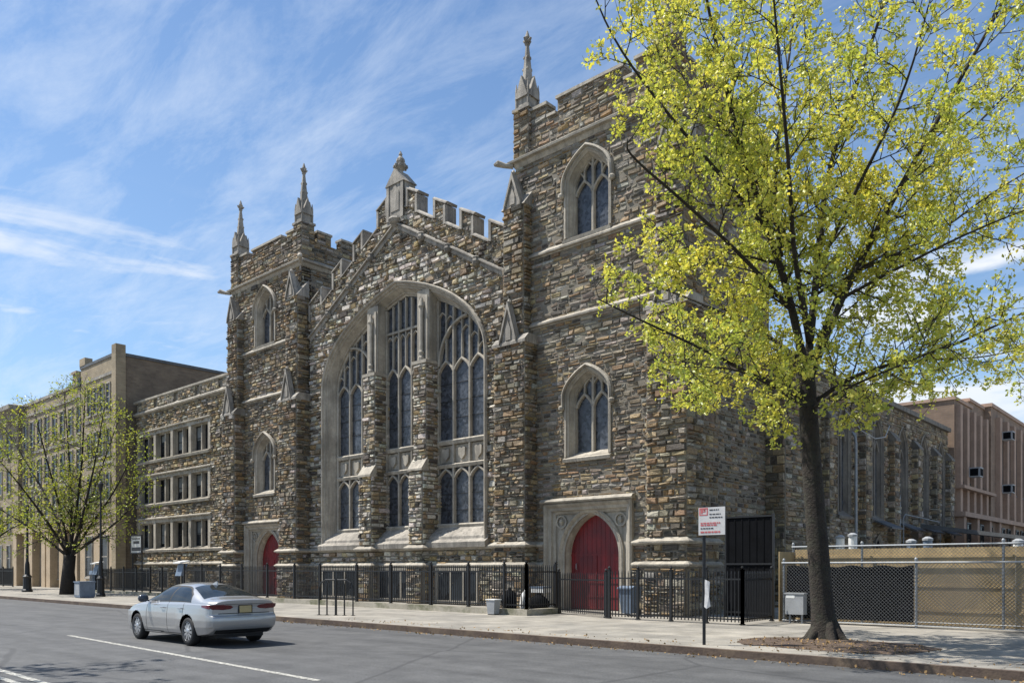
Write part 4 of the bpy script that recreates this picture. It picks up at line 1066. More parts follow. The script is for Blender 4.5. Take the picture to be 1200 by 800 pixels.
iron_fence([[(x, 21.15) for x in mainX], [(-18.55, 21.15), (-18.55, 22.75)]], .36, 1.5, 'long black iron railing on a mossy kerb before the great window', [((-43.9, 21.15), (-18.4, 21.15)), ((-18.55, 21.15), (-18.55, 22.9))])
iron_fence([[(x, 21.8) for x in (-58.1, -55.62, -53.59, -51.67, -49.72, -48.1, -45.4)], [(-58.1, 21.8), (-58.1, 24.4)]], .3, 1.42, 'black iron railing before the stone wing on the left', [((-58.2, 21.8), (-45.3, 21.8))])
iron_fence([[(-18.4, 22.75), (-15.6, 21.75)]], .17, 1.42, 'angled black gate railing across the path to the right red door')
iron_fence([[(-15.4, 21.65), (-14.3, 21.65), (-13.1, 21.65), (-11.9, 21.65), (-10.75, 21.65)], [(-10.75, 21.65), (-10.85, 23.8)]], .17, 1.5, 'black iron railing at the foot of the right tower, ending at the tan fence')
iron_fence([[(-85.5, 21.8), (-83, 21.8), (-80.5, 21.8), (-78.0, 21.8), (-75.5, 21.8)]], .25, 1.5, 'far black iron railing at the left edge before the brick buildings')

# ================================================================ STREET FURNITURE
def textbars(mb, x, y, z, w, n=None, h=.03, fr=None):
    """a line of marks too small to read: runs of word-length strokes"""
    s = x
    while s < x+w-.02:
        l = min(R(.03, .09), x+w-s); mb.box(s, s+l, y-.004, y-.002, z, z+h); s += l+.016
# parking sign
ps = thing('parking_sign', (-8.66, 15.66, G0), 'white parking sign with red lettering on a dark pole near the big tree', 'sign')
SA = math.radians(0)
mb = MB(); mb.tube([(-8.66, 15.66, G0-.05), (-8.66, 15.66, 3.14)], .036, 8)
for k in range(10): mb.lathe((-8.66, 15.615, .5+k*.27), [(.012, 0), (.012, .02)], 6)
mb.build('pole', 'iron', ps)
mb = MB(); mb.box(-8.76, -8.14, 15.60, 15.612, 2.50, 3.09); pl = mb.build('sign_panel', mat('sign_white', (.50, .49, .48), .5, .1, 6), ps)
M['sign_white_paper'] = mat('grey_paper', (.42, .42, .42), .8, .15, 12); M['sign_red'] = mat('sign_red', (.46, .10, .10), .5, .05); M['sign_black'] = mat('sign_black', (.03, .03, .035), .5, .05)
mb = MB(); y = 15.599
for a, b_, c_, d_ in ((-8.74, -8.54, 3.055, 3.08), (-8.74, -8.54, 2.92, 2.94), (-8.74, -8.715, 2.94, 3.055), (-8.565, -8.54, 2.94, 3.055), (-8.70, -8.66, 2.96, 3.05), (-8.655, -8.60, 3.03, 3.05), (-8.655, -8.60, 2.99, 3.01), (-8.62, -8.595, 3.0, 3.045)): mb.box(a, b_, y-.003, y, c_, d_)
textbars(mb, -8.71, y, 2.74, .46, h=.028); textbars(mb, -8.71, y, 2.695, .4, h=.03); textbars(mb, -8.71, y, 2.545, .46, h=.035)
mb.build('red_lettering', 'sign_red', pl)
mb = MB(); textbars(mb, -8.50, y, 3.02, .22, h=.024); textbars(mb, -8.50, y, 2.93, .26, h=.02); textbars(mb, -8.5, y, 2.86, .30, h=.024); textbars(mb, -8.71, y, 2.63, .3, h=.024)
mb.build('black_lettering', 'sign_black', pl)
mb = MB(); fa2 = lambda i: (-8.60+.045*(i % 2), 15.60)
P_ = [(-8.63, 15.63, 1.55), (-8.56, 15.60, 1.53), (-8.50, 15.61, 1.50), (-8.51, 15.59, 1.2), (-8.48, 15.60, .98), (-8.56, 15.58, .93), (-8.63, 15.61, .97), (-8.62, 15.62, 1.25)]
mb.prism(P_, (0, .012, 0))
tag(mb.build('paper_notice', 'sign_white_paper'), 'torn white paper strip taped to the parking sign pole', 'notice')
# bike rack
bk = thing('bike_rack', (-23.6, 16.75, G0), 'black double-arch metal bike rack on the sidewalk before the great window', 'bike rack')
rv = Vector((.72, .30, 0)).normalized()
mb = MB()
def at_(u, z): p = Vector((-23.55, 16.78, z))+rv*u; return tuple(p)
mb.tube([at_(-.68, G0), at_(-.68, 1.1), at_(-.60, 1.28), at_(-.42, 1.38), at_(.42, 1.38), at_(.60, 1.28), at_(.68, 1.1), at_(.68, G0)], .026, 8); mb.build('outer_hoop', 'iron', bk)
mb = MB(); mb.tube([at_(0, G0), at_(0, 1.42)], .042, 8); mb.build('centre_post', 'iron', bk)
for u in (-.36, .34):
    mb = MB(); mb.tube([at_(u, G0), at_(u, 1.1), at_(u*.9, 1.3), at_(u*.75, 1.38)], .026, 8); mb.build('upright', 'iron', bk)
mb = MB()
for u in (-.68, -.36, 0, .34, .68): p = at_(u, G0); mb.lathe((p[0], p[1], G0), [(.08, 0), (.08, .015)], 10)
mb.build('foot_plate', 'iron', bk)
# small dark sign box between rack hoops
mb = MB(); p0, p1 = at_(-.33, .75), at_(.30, .75)
for sg in (0,): mb.prism([at_(-.33, .62), at_(.31, .62), at_(.31, 1.36), at_(-.33, 1.36)], (0, .02, 0))
# leaning grey litter box and black cap by the railing
lb = thing('litter_bin', (-19.75, 20.72, G0), 'tapered pale grey bin leaning against the railing kerb', 'bin')
mb = MB(); x, y = -19.75, 20.72
vs = [(x-.14, y-.12, G0+.03), (x+.16, y-.12, G0+.03), (x+.16, y+.14, G0+.03), (x-.14, y+.14, G0+.03), (x-.19, y-.15, .64), (x+.22, y-.15, .67), (x+.22, y+.18, .67), (x-.19, y+.18, .64)]
mb.mesh(vs, [(0, 3, 2, 1), (4, 5, 6, 7), (0, 1, 5, 4), (1, 2, 6, 5), (2, 3, 7, 6), (3, 0, 4, 7)]); mb.build('body', 'grey_box', lb)
mb = MB(); mb.box(x-.21, x+.24, y-.17, y+.20, .67, .70); mb.build('rim', 'white', lb)
mb = MB()
for sx in (-.12, .14): mb.box(x+sx-.03, x+sx+.03, y-.11, y+.12, G0, G0+.03)
mb.build('foot', 'iron', lb)
def bag(name, c, r, h, label, m):
    mb = MB(); bm_v = []; n, k = 14, 9; ph = R(0, 6)
    for j in range(k+1):
        t = j/k; rr = r*math.sin(math.pi*(.12+.83*t))**.7*(1 if t < .85 else .5)
        for i in range(n):
            a = 2*math.pi*i/n; q = rr*(1+.13*math.sin(3*a+ph+j)+.08*math.sin(7*a-j*1.7)); bm_v.append((c[0]+q*math.cos(a), c[1]+q*math.sin(a), c[2]+h*t))
    fs = [(j*n+i, j*n+(i+1) % n, (j+1)*n+(i+1) % n, (j+1)*n+i) for j in range(k) for i in range(n)]+[tuple(range(n))[::-1], tuple(range(k*n, k*n+n))]
    mb.mesh(bm_v, fs); return tag(mb.build(name, m, smooth=True), label, 'bag')
bag('rubbish_bag', (-19.9, 21.75, G0), .28, .95, 'black rubbish bag behind the railing above the leaning grey bin', 'blackpanel')
bag('rubbish_bag', (-19.2, 22.6, G0), .34, .75, 'black rubbish bag in the corner of the railing near the right red door', 'blackpanel')
bag('rubbish_bag', (-19.65, 22.3, G0), .18, .85, 'thin blue-white plastic bag beside the black rubbish bag', 'white')
cb = thing('cardboard_box', (-19.2, 22.75, .9), 'flat white box lying on the black rubbish bag', 'box')
mb = MB(); mb.box(-19.55, -18.9, 22.5, 22.9, .9, 1.06); mb.build('carton', 'white', cb)
mb = MB(); mb.box(-19.56, -18.89, 22.49, 22.91, 1.06, 1.12); mb.build('lid', 'blue_grey', cb)
bn = thing('wheeled_bin', (-15.68, 23.3, G0), 'blue-grey wheeled bin beside the right red door', 'bin')
mb = MB(); x, y = -15.72, 23.3
vs = [(x-.2, y-.22, .25), (x+.2, y-.22, .25), (x+.2, y+.22, .25), (x-.2, y+.22, .25), (x-.27, y-.3, 1.08), (x+.27, y-.3, 1.08), (x+.27, y+.3, 1.08), (x-.27, y+.3, 1.08)]
mb.mesh(vs, [(0, 3, 2, 1), (4, 5, 6, 7), (0, 1, 5, 4), (1, 2, 6, 5), (2, 3, 7, 6), (3, 0, 4, 7)]); mb.build('body', 'blue_grey', bn)
mb = MB(); mb.prism([(x-.3, y-.34, 1.08), (x-.3, y+.34, 1.08), (x-.3, y+.34, 1.14), (x-.3, y-.1, 1.19), (x-.3, y-.34, 1.12)], (.6, 0, 0)); mb.build('lid', 'blue_grey', bn)
for sx in (-.22, .22):
    mb = MB(); mb.tube([(x+sx-.03, y+.2, .27), (x+sx+.03, y+.2, .27)], .12, 12); mb.build('wheel', 'blackpanel', bn)
# utility box behind the lower fence
ub = thing('utility_box', (-10.0, 23.6, G0), 'grey utility box before the black screen, left of the tree trunk', 'utility box')
mb = MB(); mb.box(-10.27, -9.72, 23.45, 23.72, .42, 1.02); mb.box(-10.30, -9.69, 23.43, 23.74, 1.02, 1.06); mb.build('cabinet', 'grey_box', ub)
mb = MB(); mb.box(-10.24, -9.98, 23.444, 23.449, .9, .99); mb.build('label_plate', 'white', ub)
mb = MB()
for sx in (-10.2, -9.83): mb.box(sx, sx+.05, 23.55, 23.6, G0, .42)
mb.build('leg', 'steel', ub)
# left side furniture
pb_ = thing('planter', (-47.7, 17.2, G0), 'square blue-grey planter box on the sidewalk beside the left street tree', 'planter')
mb = MB(); x, y = -47.7, 17.3; d1 = .55
mb.box(x-.40, x+.40, y-.40, y+.40, G0+.05, 1.0); mb.box(x-.44, x+.44, y-.44, y+.44, 1.0, 1.06); mb.box(x-.36, x+.36, y-.36, y+.36, G0, G0+.05)
mb.build('box', 'blue_grey', pb_)
mb = MB(); mb.box(x-.34, x+.34, y-.41, y-.402, .3, .9); mb.build('side_panel', 'grey_box', pb_)
lp_lab = ['dark cast lamp post with a thick base left of the bushy street tree', 'slim dark lamp post just right of the bushy street tree trunk']
for lab, (x, y, hh, k) in zip(lp_lab, ((-62.4, 18.9, 5.6, 1.0), (-48.9, 18.6, 6.2, .75))):
    t = thing('lamp_post', (x, y, G0), lab, 'lamp post', 'lamp posts on the left sidewalk')
    mb = MB(); mb.lathe((x, y, G0), [(.34*k, 0), (.34*k, .12), (.27*k, .2), (.25*k, .95), (.30*k, 1.05), (.17*k, 1.2), (.14*k, 1.9), (.10*k, 2.1)], 10); mb.build('base', 'iron', t)
    mb = MB(); mb.tube([(x, y, G0+2), (x, y, hh*.6), (x, y, hh)], [.095*k, .08*k, .06*k], 8); mb.build('pole', 'iron', t)
    mb = MB(); mb.lathe((x, y, hh), [(.06, 0), (.10, .06), (.14, .4), (.16, .42), (.08, .55), (.03, .6), (.02, .7)], 8); mb.build('lantern', 'iron', t)
bs = thing('notice_board', (-51.9, 21.6, G0), 'white church notice board with dark lettering raised behind the left railing', 'sign')
mb = MB()
for dx in (-.68, .68): mb.tube([(-51.9+dx, 21.95, G0), (-51.9+dx, 21.95, 3.85)], .04, 8)
mb.build('post', 'iron', bs)
mb = MB(); mb.box(-52.65, -51.15, 21.87, 21.91, 2.78, 3.80); bp = mb.build('board', 'white', bs)
mb = MB()
for a, b_, c_, d_ in ((-52.7, -51.1, 3.80, 3.88), (-52.7, -51.1, 2.70, 2.78), (-52.7, -52.62, 2.78, 3.8), (-51.18, -51.1, 2.78, 3.8)): mb.box(a, b_, 21.85, 21.92, c_, d_)
textbars(mb, -52.3, 21.87, 3.32, .85, h=.17); textbars(mb, -52.45, 21.87, 3.6, 1.1, h=.07); mb.box(-52.55, -51.25, 21.864, 21.868, 2.86, 3.1)
mb.build('board_frame', 'sign_black', bs)
for lab, x in (('blue information panel on a post at the left end of the railing', -56.6), ('blue information panel on a post at the right end of the left railing', -44.6)):
    t = thing('information_panel', (x, 21.4, G0), lab, 'sign', 'blue panels on the railing')
    mb = MB(); mb.tube([(x, 21.4, G0), (x, 21.4, 1.5)], .05, 8); mb.build('post', 'iron', t)
    mb = MB(); mb.prism([(x-.35, 21.1, 1.35), (x+.35, 21.1, 1.35), (x+.35, 21.3, 2.05), (x-.35, 21.3, 2.05)], (0, .22, 0)); mb.build('panel', 'blue_grey', t)
    mb = MB(); mb.prism([(x-.42, 21.02, 2.05), (x+.42, 21.02, 2.05), (x+.42, 21.6, 2.15), (x-.42, 21.6, 2.15)], (0, 0, .07)); mb.build('cap', 'white', t)
hb = thing('entrance_sign', (-60.3, 22.6, G0), 'grey newspaper box on the sidewalk at the corner of the tall brick block', 'box')
mb = MB(); mb.box(-60.6, -60.1, 22.3, 22.8, .45, 1.35); mb.prism([(-60.6, 22.25, 1.35), (-60.1, 22.25, 1.35), (-60.1, 22.3, 1.6), (-60.6, 22.3, 1.6)], (0, .5, 0)); mb.build('cabinet', 'blue_grey', hb)
mb = MB(); mb.box(-60.55, -60.15, 22.29, 22.298, .9, 1.3); mb.build('window', 'pane', hb)
mb = MB()
for sx in (-60.55, -60.2): mb.box(sx, sx+.06, 22.5, 22.6, G0, .45)
mb.build('leg', 'iron', hb)
hb.name = 'newspaper_box'

# ================================================================ CAR
def make_car():
    root = thing('parked_car', (0, 0, 0), 'silver four-door sedan driving away along the road before the church', 'car')
    root.name = 'sedan_car'
    L = 4.92; XR, XF = 1.06, 3.88; WR = .335
    def lerp(x, tab):
        xs_ = [a for a, _ in tab]; ys_ = [b for _, b in tab]
        # monotone smooth interpolation
        i = max(0, min(len(xs_)-2, int(np.searchsorted(xs_, x))-1)); t = min(1, max(0, (x-xs_[i])/(xs_[i+1]-xs_[i])))
        def sl(k):
            if k <= 0: return (ys_[1]-ys_[0])/(xs_[1]-xs_[0])
            if k >= len(xs_)-1: return (ys_[-1]-ys_[-2])/(xs_[-1]-xs_[-2])
            a = (ys_[k]-ys_[k-1])/(xs_[k]-xs_[k-1]); b = (ys_[k+1]-ys_[k])/(xs_[k+1]-xs_[k])
            return 0 if a*b <= 0 else 2*a*b/(a+b)
        h = xs_[i+1]-xs_[i]; t2, t3 = t*t, t*t*t
        return (2*t3-3*t2+1)*ys_[i]+(t3-2*t2+t)*h*sl(i)+(-2*t3+3*t2)*ys_[i+1]+(t3-t2)*h*sl(i+1)
    ZT = [(0, 1.075), (.06, 1.10), (.25, 1.115), (.52, 1.135), (.62, 1.165), (1.05, 1.31), (1.5, 1.415), (1.9, 1.455), (2.3, 1.46), (2.7, 1.43), (3.1, 1.27), (3.62, 1.03), (3.75, .995), (4.3, .91), (4.7, .80), (4.86, .70), (4.92, .62)]
    ZB = [(0, .96), (.3, .985), (1.0, .985), (2.2, .965), (3.5, .93), (4.2, .85), (4.6, .74), (4.86, .62), (4.92, .56)]
    ZL = [(0, .33), (.3, .27), (.8, .22), (4.2, .19), (4.7, .2), (4.92, .25)]
    WB = [(0, .80), (.08, .845), (.25, .885), (.6, .91), (1.2, .92), (3.9, .92), (4.4, .885), (4.7, .80), (4.86, .68), (4.92, .55)]
    def section(x):
        zt, zb, zl, w = lerp(x, ZT), lerp(x, ZB), lerp(x, ZL), lerp(x, WB)
        out = []
        wheel = max(0, 1-abs(x-XR)/.62)**.7*.02+max(0, 1-abs(x-XF)/.62)**.7*.02
        low = [(0, zl), (.80*w, zl), (.93*w, zl+.03), (.975*w, zl+.14), (.99*w+wheel, .45), (1.0*w+wheel, .60), (.992*w+wheel*.6, .74), (.975*w, zb-.10), (.955*w, zb-.02), (.93*w, zb)]
        # shoulder crease
        for a, b in zip(low[:-1], low[1:]):
            n_ = 2 if a[0] == 0 else 6
            for k in range(n_): t = k/n_; out.append((a[0]+(b[0]-a[0])*t, a[1]+(b[1]-a[1])*t))
        hg = zt-zb; yb = .93*w; N = 44
        e = .62
        for k in range(N+1):
            th = math.pi/2*k/N; c_, s_ = max(0, math.cos(th)), math.sin(th)
            z = zb+hg*s_**.8; y = yb*c_**e*(1-.42*max(0, z-zb)) if hg > 0 else yb*c_**e
            out.append((y, z))
        return out
    def rearx(z): return lerp(z, [(.2, .16), (.34, .10), (.42, .0), (.60, -.055), (.70, -.04), (.74, .03), (.90, .025), (1.0, -.01), (1.075, -.015), (1.2, .10)])
    def frontx(z): return lerp(z, [(.1, -.10), (.3, 0), (.5, .03), (.62, .0), (.8, -.15)])
    stn = [0, .012, .03]+[.05+i*.02 for i in range(int((4.88-.05)/.02)+1)]+[4.90, 4.915, 4.92]
    grid = []
    for x in stn:
        row = []
        for y, z in section(x):
            kr = max(0, 1-x/.30)**1.5; kf = max(0, 1-(L-x)/.3)**1.5
            yy = abs(y)/.9
            row.append((x+kr*(rearx(z)+.10*yy**4)+kf*(frontx(z)-.12*yy**3), y, z))
        grid.append(row)
    # close both ends with shrinking copies of the end section
    def capring(row, k, end):
        out = []
        for (x, y, z) in row:
            zc = .62; y2 = y*k
            out.append(((0+rearx(z)+.10*(abs(y2)/.9)**4) if end == 0 else (L+frontx(z)-.12*(abs(y2)/.9)**3), y2, z))
        return out
    rings = [capring(grid[0], k, 0) for k in np.linspace(0, .985, 44)]+grid+[capring(grid[-1], k, 1) for k in np.linspace(.97, 0, 16)]
    V = np.array(rings)        # rows, points, 3
    nr, npt = V.shape[:2]
    parts = {}
    def poly(p, P):
        r = False; j = len(P)-1
        for i in range(len(P)):
            if (P[i][1] > p[1]) != (P[j][1] > p[1]) and p[0] < (P[j][0]-P[i][0])*(p[1]-P[i][1])/(P[j][1]-P[i][1])+P[i][0]: r = not r
            j = i
        return r
    W1 = [(1.02, 1.03), (1.16, 1.17), (1.45, 1.30), (1.78, 1.375), (2.10, 1.395), (2.10, 1.02)]
    W2 = [(2.17, 1.015), (2.17, 1.395), (2.45, 1.385), (2.72, 1.345), (3.05, 1.20), (3.38, 1.01)]
    TL = [(-.86, .965), (-.60, .985), (-.36, .93), (-.38, .87), (-.60, .845), (-.86, .86)]
    for i in range(nr-1):
        for k in range(npt-1):
            q = [V[i, k], V[i+1, k], V[i+1, k+1], V[i, k+1]]
            c = sum(q)/4
            n = np.cross(q[2]-q[0], q[3]-q[1]); ln = np.linalg.norm(n)
            if ln < 1e-9: continue
            n = n/ln
            x, y, z = c
            for sgn in (1, -1):
                key = 'body'
                cap = i < 43
                if min(math.hypot(x-XR, z-WR-.01), math.hypot(x-XF, z-WR-.01)) < .395 and y > .5: continue
                if z < 1.42 and y > .55 and abs(n[1]) > .42 and (poly((x, z), W1) or poly((x, z), W2)): key = 'side_front' if x > 2.13 else 'side_rear'
                elif y > .5 and abs(n[1]) > .4 and 1.0 < z < 1.42 and (poly((x, z), [(.98, 1.005), (1.13, 1.19), (1.45, 1.325), (1.78, 1.40), (2.15, 1.42), (2.5, 1.405), (2.75, 1.365), (3.08, 1.21), (3.44, .995)])): key = 'trim'
                elif .60 < x < 1.47 and abs(n[2]) > .22 and z > lerp(x, ZB)+.06 and y < .72-.20*(x-.6)/.9: key = 'rear_glass'
                elif 2.80 < x < 3.62 and abs(n[2]) > .22 and z > lerp(x, ZB)+.03 and y < .58+.18*(x-2.8)/.8: key = 'windscreen'
                elif x < .2 and z < .40 and y < .70: key = 'bumper'
                elif x > 4.55 and .58 < z < .72 and y > .45: key = 'headlight'
                elif x > 4.8 and .3 < z < .56 and y < .5: key = 'bumper'
                elif x < .25 and abs(z-.77) < .008 and y < .66: key = 'seam'
                elif x < .25 and abs(z-.985) < .006 and y < .5: key = 'seam'
                elif y > .6 and .27 < z < .99 and (abs(x-2.14) < .009 or abs(x-3.30) < .009 or (abs(x-(1.30-.25*max(0, .75-z))) < .010 and z > .45)): key = 'seam'
                elif y > .6 and .255 < z < .275 and 1.4 < x < 3.5: key = 'seam'
                parts.setdefault(key, MB()).face([(float(p[0]), float(sgn*p[1]), float(p[2])) for p in (q if sgn > 0 else q[::-1])])
    car_paint, t, b = newmat('silver_car_paint')
    nz = t.noise(t.add('ShaderNodeTexCoord').outputs['Object'], 900, 2).outputs['Fac']
    t.l.new(t.ramp(nz, [(.3, (.33, .33, .33)), (.7, (.43, .43, .43))]).outputs['Color'], b.inputs['Base Color'])
    b.inputs['Metallic'].default_value = .5; b.inputs['Roughness'].default_value = .3; b.inputs['Coat Weight'].default_value = .9; b.inputs['Coat Roughness'].default_value = .03
    glass, t, b = newmat('tinted_car_glass'); b.inputs['Base Color'].default_value = (.012, .016, .018, 1); b.inputs['Roughness'].default_value = .04; b.inputs['Specular IOR Level'].default_value = .32
    nz = t.noise(t.add('ShaderNodeTexCoord').outputs['Object'], 3, 3).outputs['Fac']; t.l.new(t.ramp(nz, [(.3, (.008, .011, .013)), (.7, (.022, .027, .03))]).outputs['Color'], b.inputs['Base Color'])
    tl = mat('tail_lamp_red', (.10, .004, .008), .12, .3, 18, coat=.6)
    rub = mat('black_rubber', (.012, .012, .013), .75, .2, 8); alloy = mat('alloy_wheel', (.50, .51, .53), .3, .08, 8, metal=.7)
    hl = mat('headlamp', (.5, .52, .55), .15, .1)
    inv = lambda o: o
    bd = parts['body'].build('body', car_paint, root, smooth=True, merge=True)
    def split(P, test, name, mt, par):
        mb = MB()
        for f in P.f:
            pts = [P.v[k] for k in f]
            if test(pts[0]): mb.face(pts)
        if mb.f: mb.build(name, mt, par, smooth=True, merge=True)
    for nm_, a_, b_ in (('door_gap', 3.1, 3.5), ('door_gap', 1.9, 2.4), ('door_gap', .9, 1.6)):
        for sg in (1, -1): split(parts['seam'], lambda p_: a_ < p_[0] < b_ and p_[1]*sg > .6 and p_[2] > .276, nm_, rub, bd)
    for sg in (1, -1): split(parts['seam'], lambda p_: p_[1]*sg > .6 and p_[2] <= .276, 'sill_gap', rub, bd)
    for q0, q1 in ((.7, .9), (.9, 1.1)): split(parts['seam'], lambda p_: p_[0] < .4 and q0 < p_[2] < q1, 'boot_gap', rub, bd)
    for f0_, f1_ in ((-1, 2), (3, 6)): split(parts['bumper'], lambda p_: f0_ < p_[0] < f1_, 'bumper_insert', rub, root)
    for key, nm, mt in (('side_front', 'front_window', glass), ('side_rear', 'rear_window', glass), ('trim', 'window_trim', rub), ('rear_glass', 'rear_windscreen', glass), ('windscreen', 'windscreen', glass)):
        if key not in parts: continue
        P = parts[key]
        if key in ('side_front', 'side_rear'):
            for sg in (1, -1):
                mb = MB()
                for f in P.f:
                    pts = [P.v[k] for k in f]
                    if pts[0][1]*sg > 0: mb.face(pts)
                mb.build('side_window', mt, root, smooth=True, merge=True)
        else: P.build(nm, mt, root, smooth=True, merge=True)
    for key, nm, mt in (('headlight', 'headlight', hl),):
        for sg in (1, -1):
            mb = MB()
            for f in parts[key].f:
                pts = [parts[key].v[k] for k in f]
                if pts[0][1]*sg > 0: mb.face(pts)
            mb.build(nm, mt, root, smooth=True, merge=True)
    def fascia(y, z): return rearx(z)+.10*(abs(y)/.9)**4
    for sg in (1, -1):
        for nm, out, mt in (('tail_light', [(.30, .915), (.36, .955), (.55, .985), (.72, .985), (.84, .97), (.845, .90), (.78, .865), (.55, .855), (.36, .872)], tl),):
            mb = MB(); cy_, cz_ = .6, .92
            for k_ in range(len(out)):
                a_, b_ = out[k_], out[(k_+1) % len(out)]
                for r0_, r1_ in ((0, .25), (.25, .5), (.5, .75), (.75, 1.0)):
                    q = [(cy_+(p_[0]-cy_)*r_, cz_+(p_[1]-cz_)*r_) for p_, r_ in ((a_, r0_), (b_, r0_), (b_, r1_), (a_, r1_))]
                    mb.face([(fascia(y, z)-.012*(1 if max(r0_, r1_) < 1 or i_ < 2 else .1), sg*y, z) for i_, (y, z) in enumerate(q)])
            for z0_, z1_, l0, l1 in ((.865, .968, .0, .0),):   # wrap on to the flank
                N_ = 8
                for k_ in range(N_):
                    for h_ in range(3):
                        def pt(k, h):
                            x = .07+.36*k/N_; lo_z = .872+.05*k/N_; hi_z = .970-.012*k/N_; z = lo_z+(hi_z-lo_z)*h/3
                            w_ = lerp(x, WB); zb_ = lerp(x, ZB); kr = max(0, 1-x/.30)**1.5
                            yv = w_*np.interp(z, [.60, .74, zb_-.10, zb_-.02, zb_], [1.0, .992, .975, .955, .93]); return (x+kr*(rearx(z)+.10*(yv/.9)**4), sg*(yv+.008), z)
                        mb.face([pt(k_, h_), pt(k_+1, h_), pt(k_+1, h_+1), pt(k_, h_+1)])
            mb.build(nm, mt, root, smooth=True, merge=True)
    # chrome strip joining the lights, trunk lip, number plate
    mb = MB(); mb.tube([(.045, -.40, .885), (.022, -.2, .89), (.022, .2, .89), (.045, .40, .885)], .011, 6); mb.build('chrome_strip', alloy, root)
    mb = MB(); mb.lathe((-.0, .0, .945), [(.05, 0), (.05, .012)], 14); 
    mb = MB(); mb.box(.004, .014, -.155, .155, .785, .945); pl_ = mb.build('number_plate', mat('plate_yellow', (.42, .33, .16), .5, .12, 12), root)
    mb = MB()
    for a, b_, c_, d_ in ((-.175, .175, .945, .962), (-.175, .175, .768, .785), (-.175, -.155, .785, .945), (.155, .175, .785, .945)): mb.box(.0, .016, a, b_, c_, d_)
    mb.build('plate_frame', rub, pl_)
    mb = MB(); mb.lathe((.0, 0, 1.02), [(.0, 0)], 3) if False else None
    for yy in (-.45, .45): pass
    # mirrors, handles, antenna fin
    for sg in (1, -1):
        mb = MB(); vs = []; n_ = 10
        mb.lathe((3.28, sg*1.0, .97), [(.05, 0), (.085, .03), (.10, .09), (.085, .15), (.04, .18)], n_)
        mb.v = [((x-3.28)*.75+3.28, (y-sg*1.0)*1.35+sg*1.0, z) for x, y, z in mb.v]
        mb.prism([(3.32, sg*.86, .98), (3.24, sg*.86, .98), (3.24, sg*.95, 1.0), (3.32, sg*.95, 1.0)], (0, 0, .04)); mb.build('wing_mirror', mat('mirror_dark', (.05, .06, .08), .2, .1), root, smooth=True)
        for hx in (1.42, 2.36):
            mb = MB(); mb.tube([(hx-.1, sg*.905, .86), (hx-.08, sg*.935, .865), (hx+.08, sg*.935, .865), (hx+.1, sg*.905, .86)], .014, 6); mb.build('door_handle', car_paint, root)
    mb = MB(); mb.prism([(1.35, -.012, 1.38), (1.62, -.012, 1.42), (1.42, -.012, 1.49), (1.36, -.012, 1.49)], (0, .024, 0)); mb.build('antenna_fin', car_paint, root)
    # underbody and wheels
    mb = MB(); mb.box(.25, 4.6, -.60, .60, .20, .50); 
    for xx in (XR, XF): mb.box(xx-.42, xx+.42, -.66, .66, .25, .78)
    mb.build('underbody', rub, root)
    for xx in (XR, XF):
        for sg in (1, -1):
            e = thing('wheel', (xx, sg*.80, WR), None, None); e.parent = root
            # mesh as the wheel itself: tyre
            bpy.data.objects.remove(e)
            mb = MB()
            pr = [(.20, -.10), (.235, -.115), (.30, -.11), (.325, -.09), (WR, -.06), (WR, .06), (.325, .09), (.30, .11), (.235, .115), (.20, .10)]
            mb.lathe((xx, sg*.80, WR), pr, 36, axis='y', cap=False); ty = mb.build('wheel', rub, root, smooth=True)
            mb = MB(); yo = sg*.80+sg*.095
            mb.lathe((xx, yo, WR), [(.235, -.03*sg), (.238, .012*sg), (.222, .018*sg), (.212, -.02*sg)], 36, axis='y', cap=False)
            for k in range(10):
                a = 2*math.pi*k/10+.1; ca, sa = math.cos(a), math.sin(a); w0, w1 = .032, .022
                p_ = lambda r, t: (xx+r*ca-t*sa, yo+(.0 if r > .1 else .01)*sg, WR+r*sa+t*ca)
                mb.prism([p_(.05, -w1), p_(.05, w1), p_(.215, w0), p_(.215, -w0)], (0, -.025*sg, 0))
            mb.lathe((xx, yo, WR), [(.065, -.03*sg), (.065, .012*sg), (.03, .022*sg)], 14, axis='y'); mb.build('rim', alloy, ty)
            mb = MB(); mb.lathe((xx, yo, WR), [(.225, -.075*sg), (.225, -.06*sg)], 24, axis='y'); mb.build('brake_backing', mat('brake_dark', (.02, .02, .02), .6), ty)
    return root
car = make_car()
car.scale = (.96, .985, .985); car.rotation_euler = (0, 0, math.pi); car.location = (-17.12, 9.70, .006)

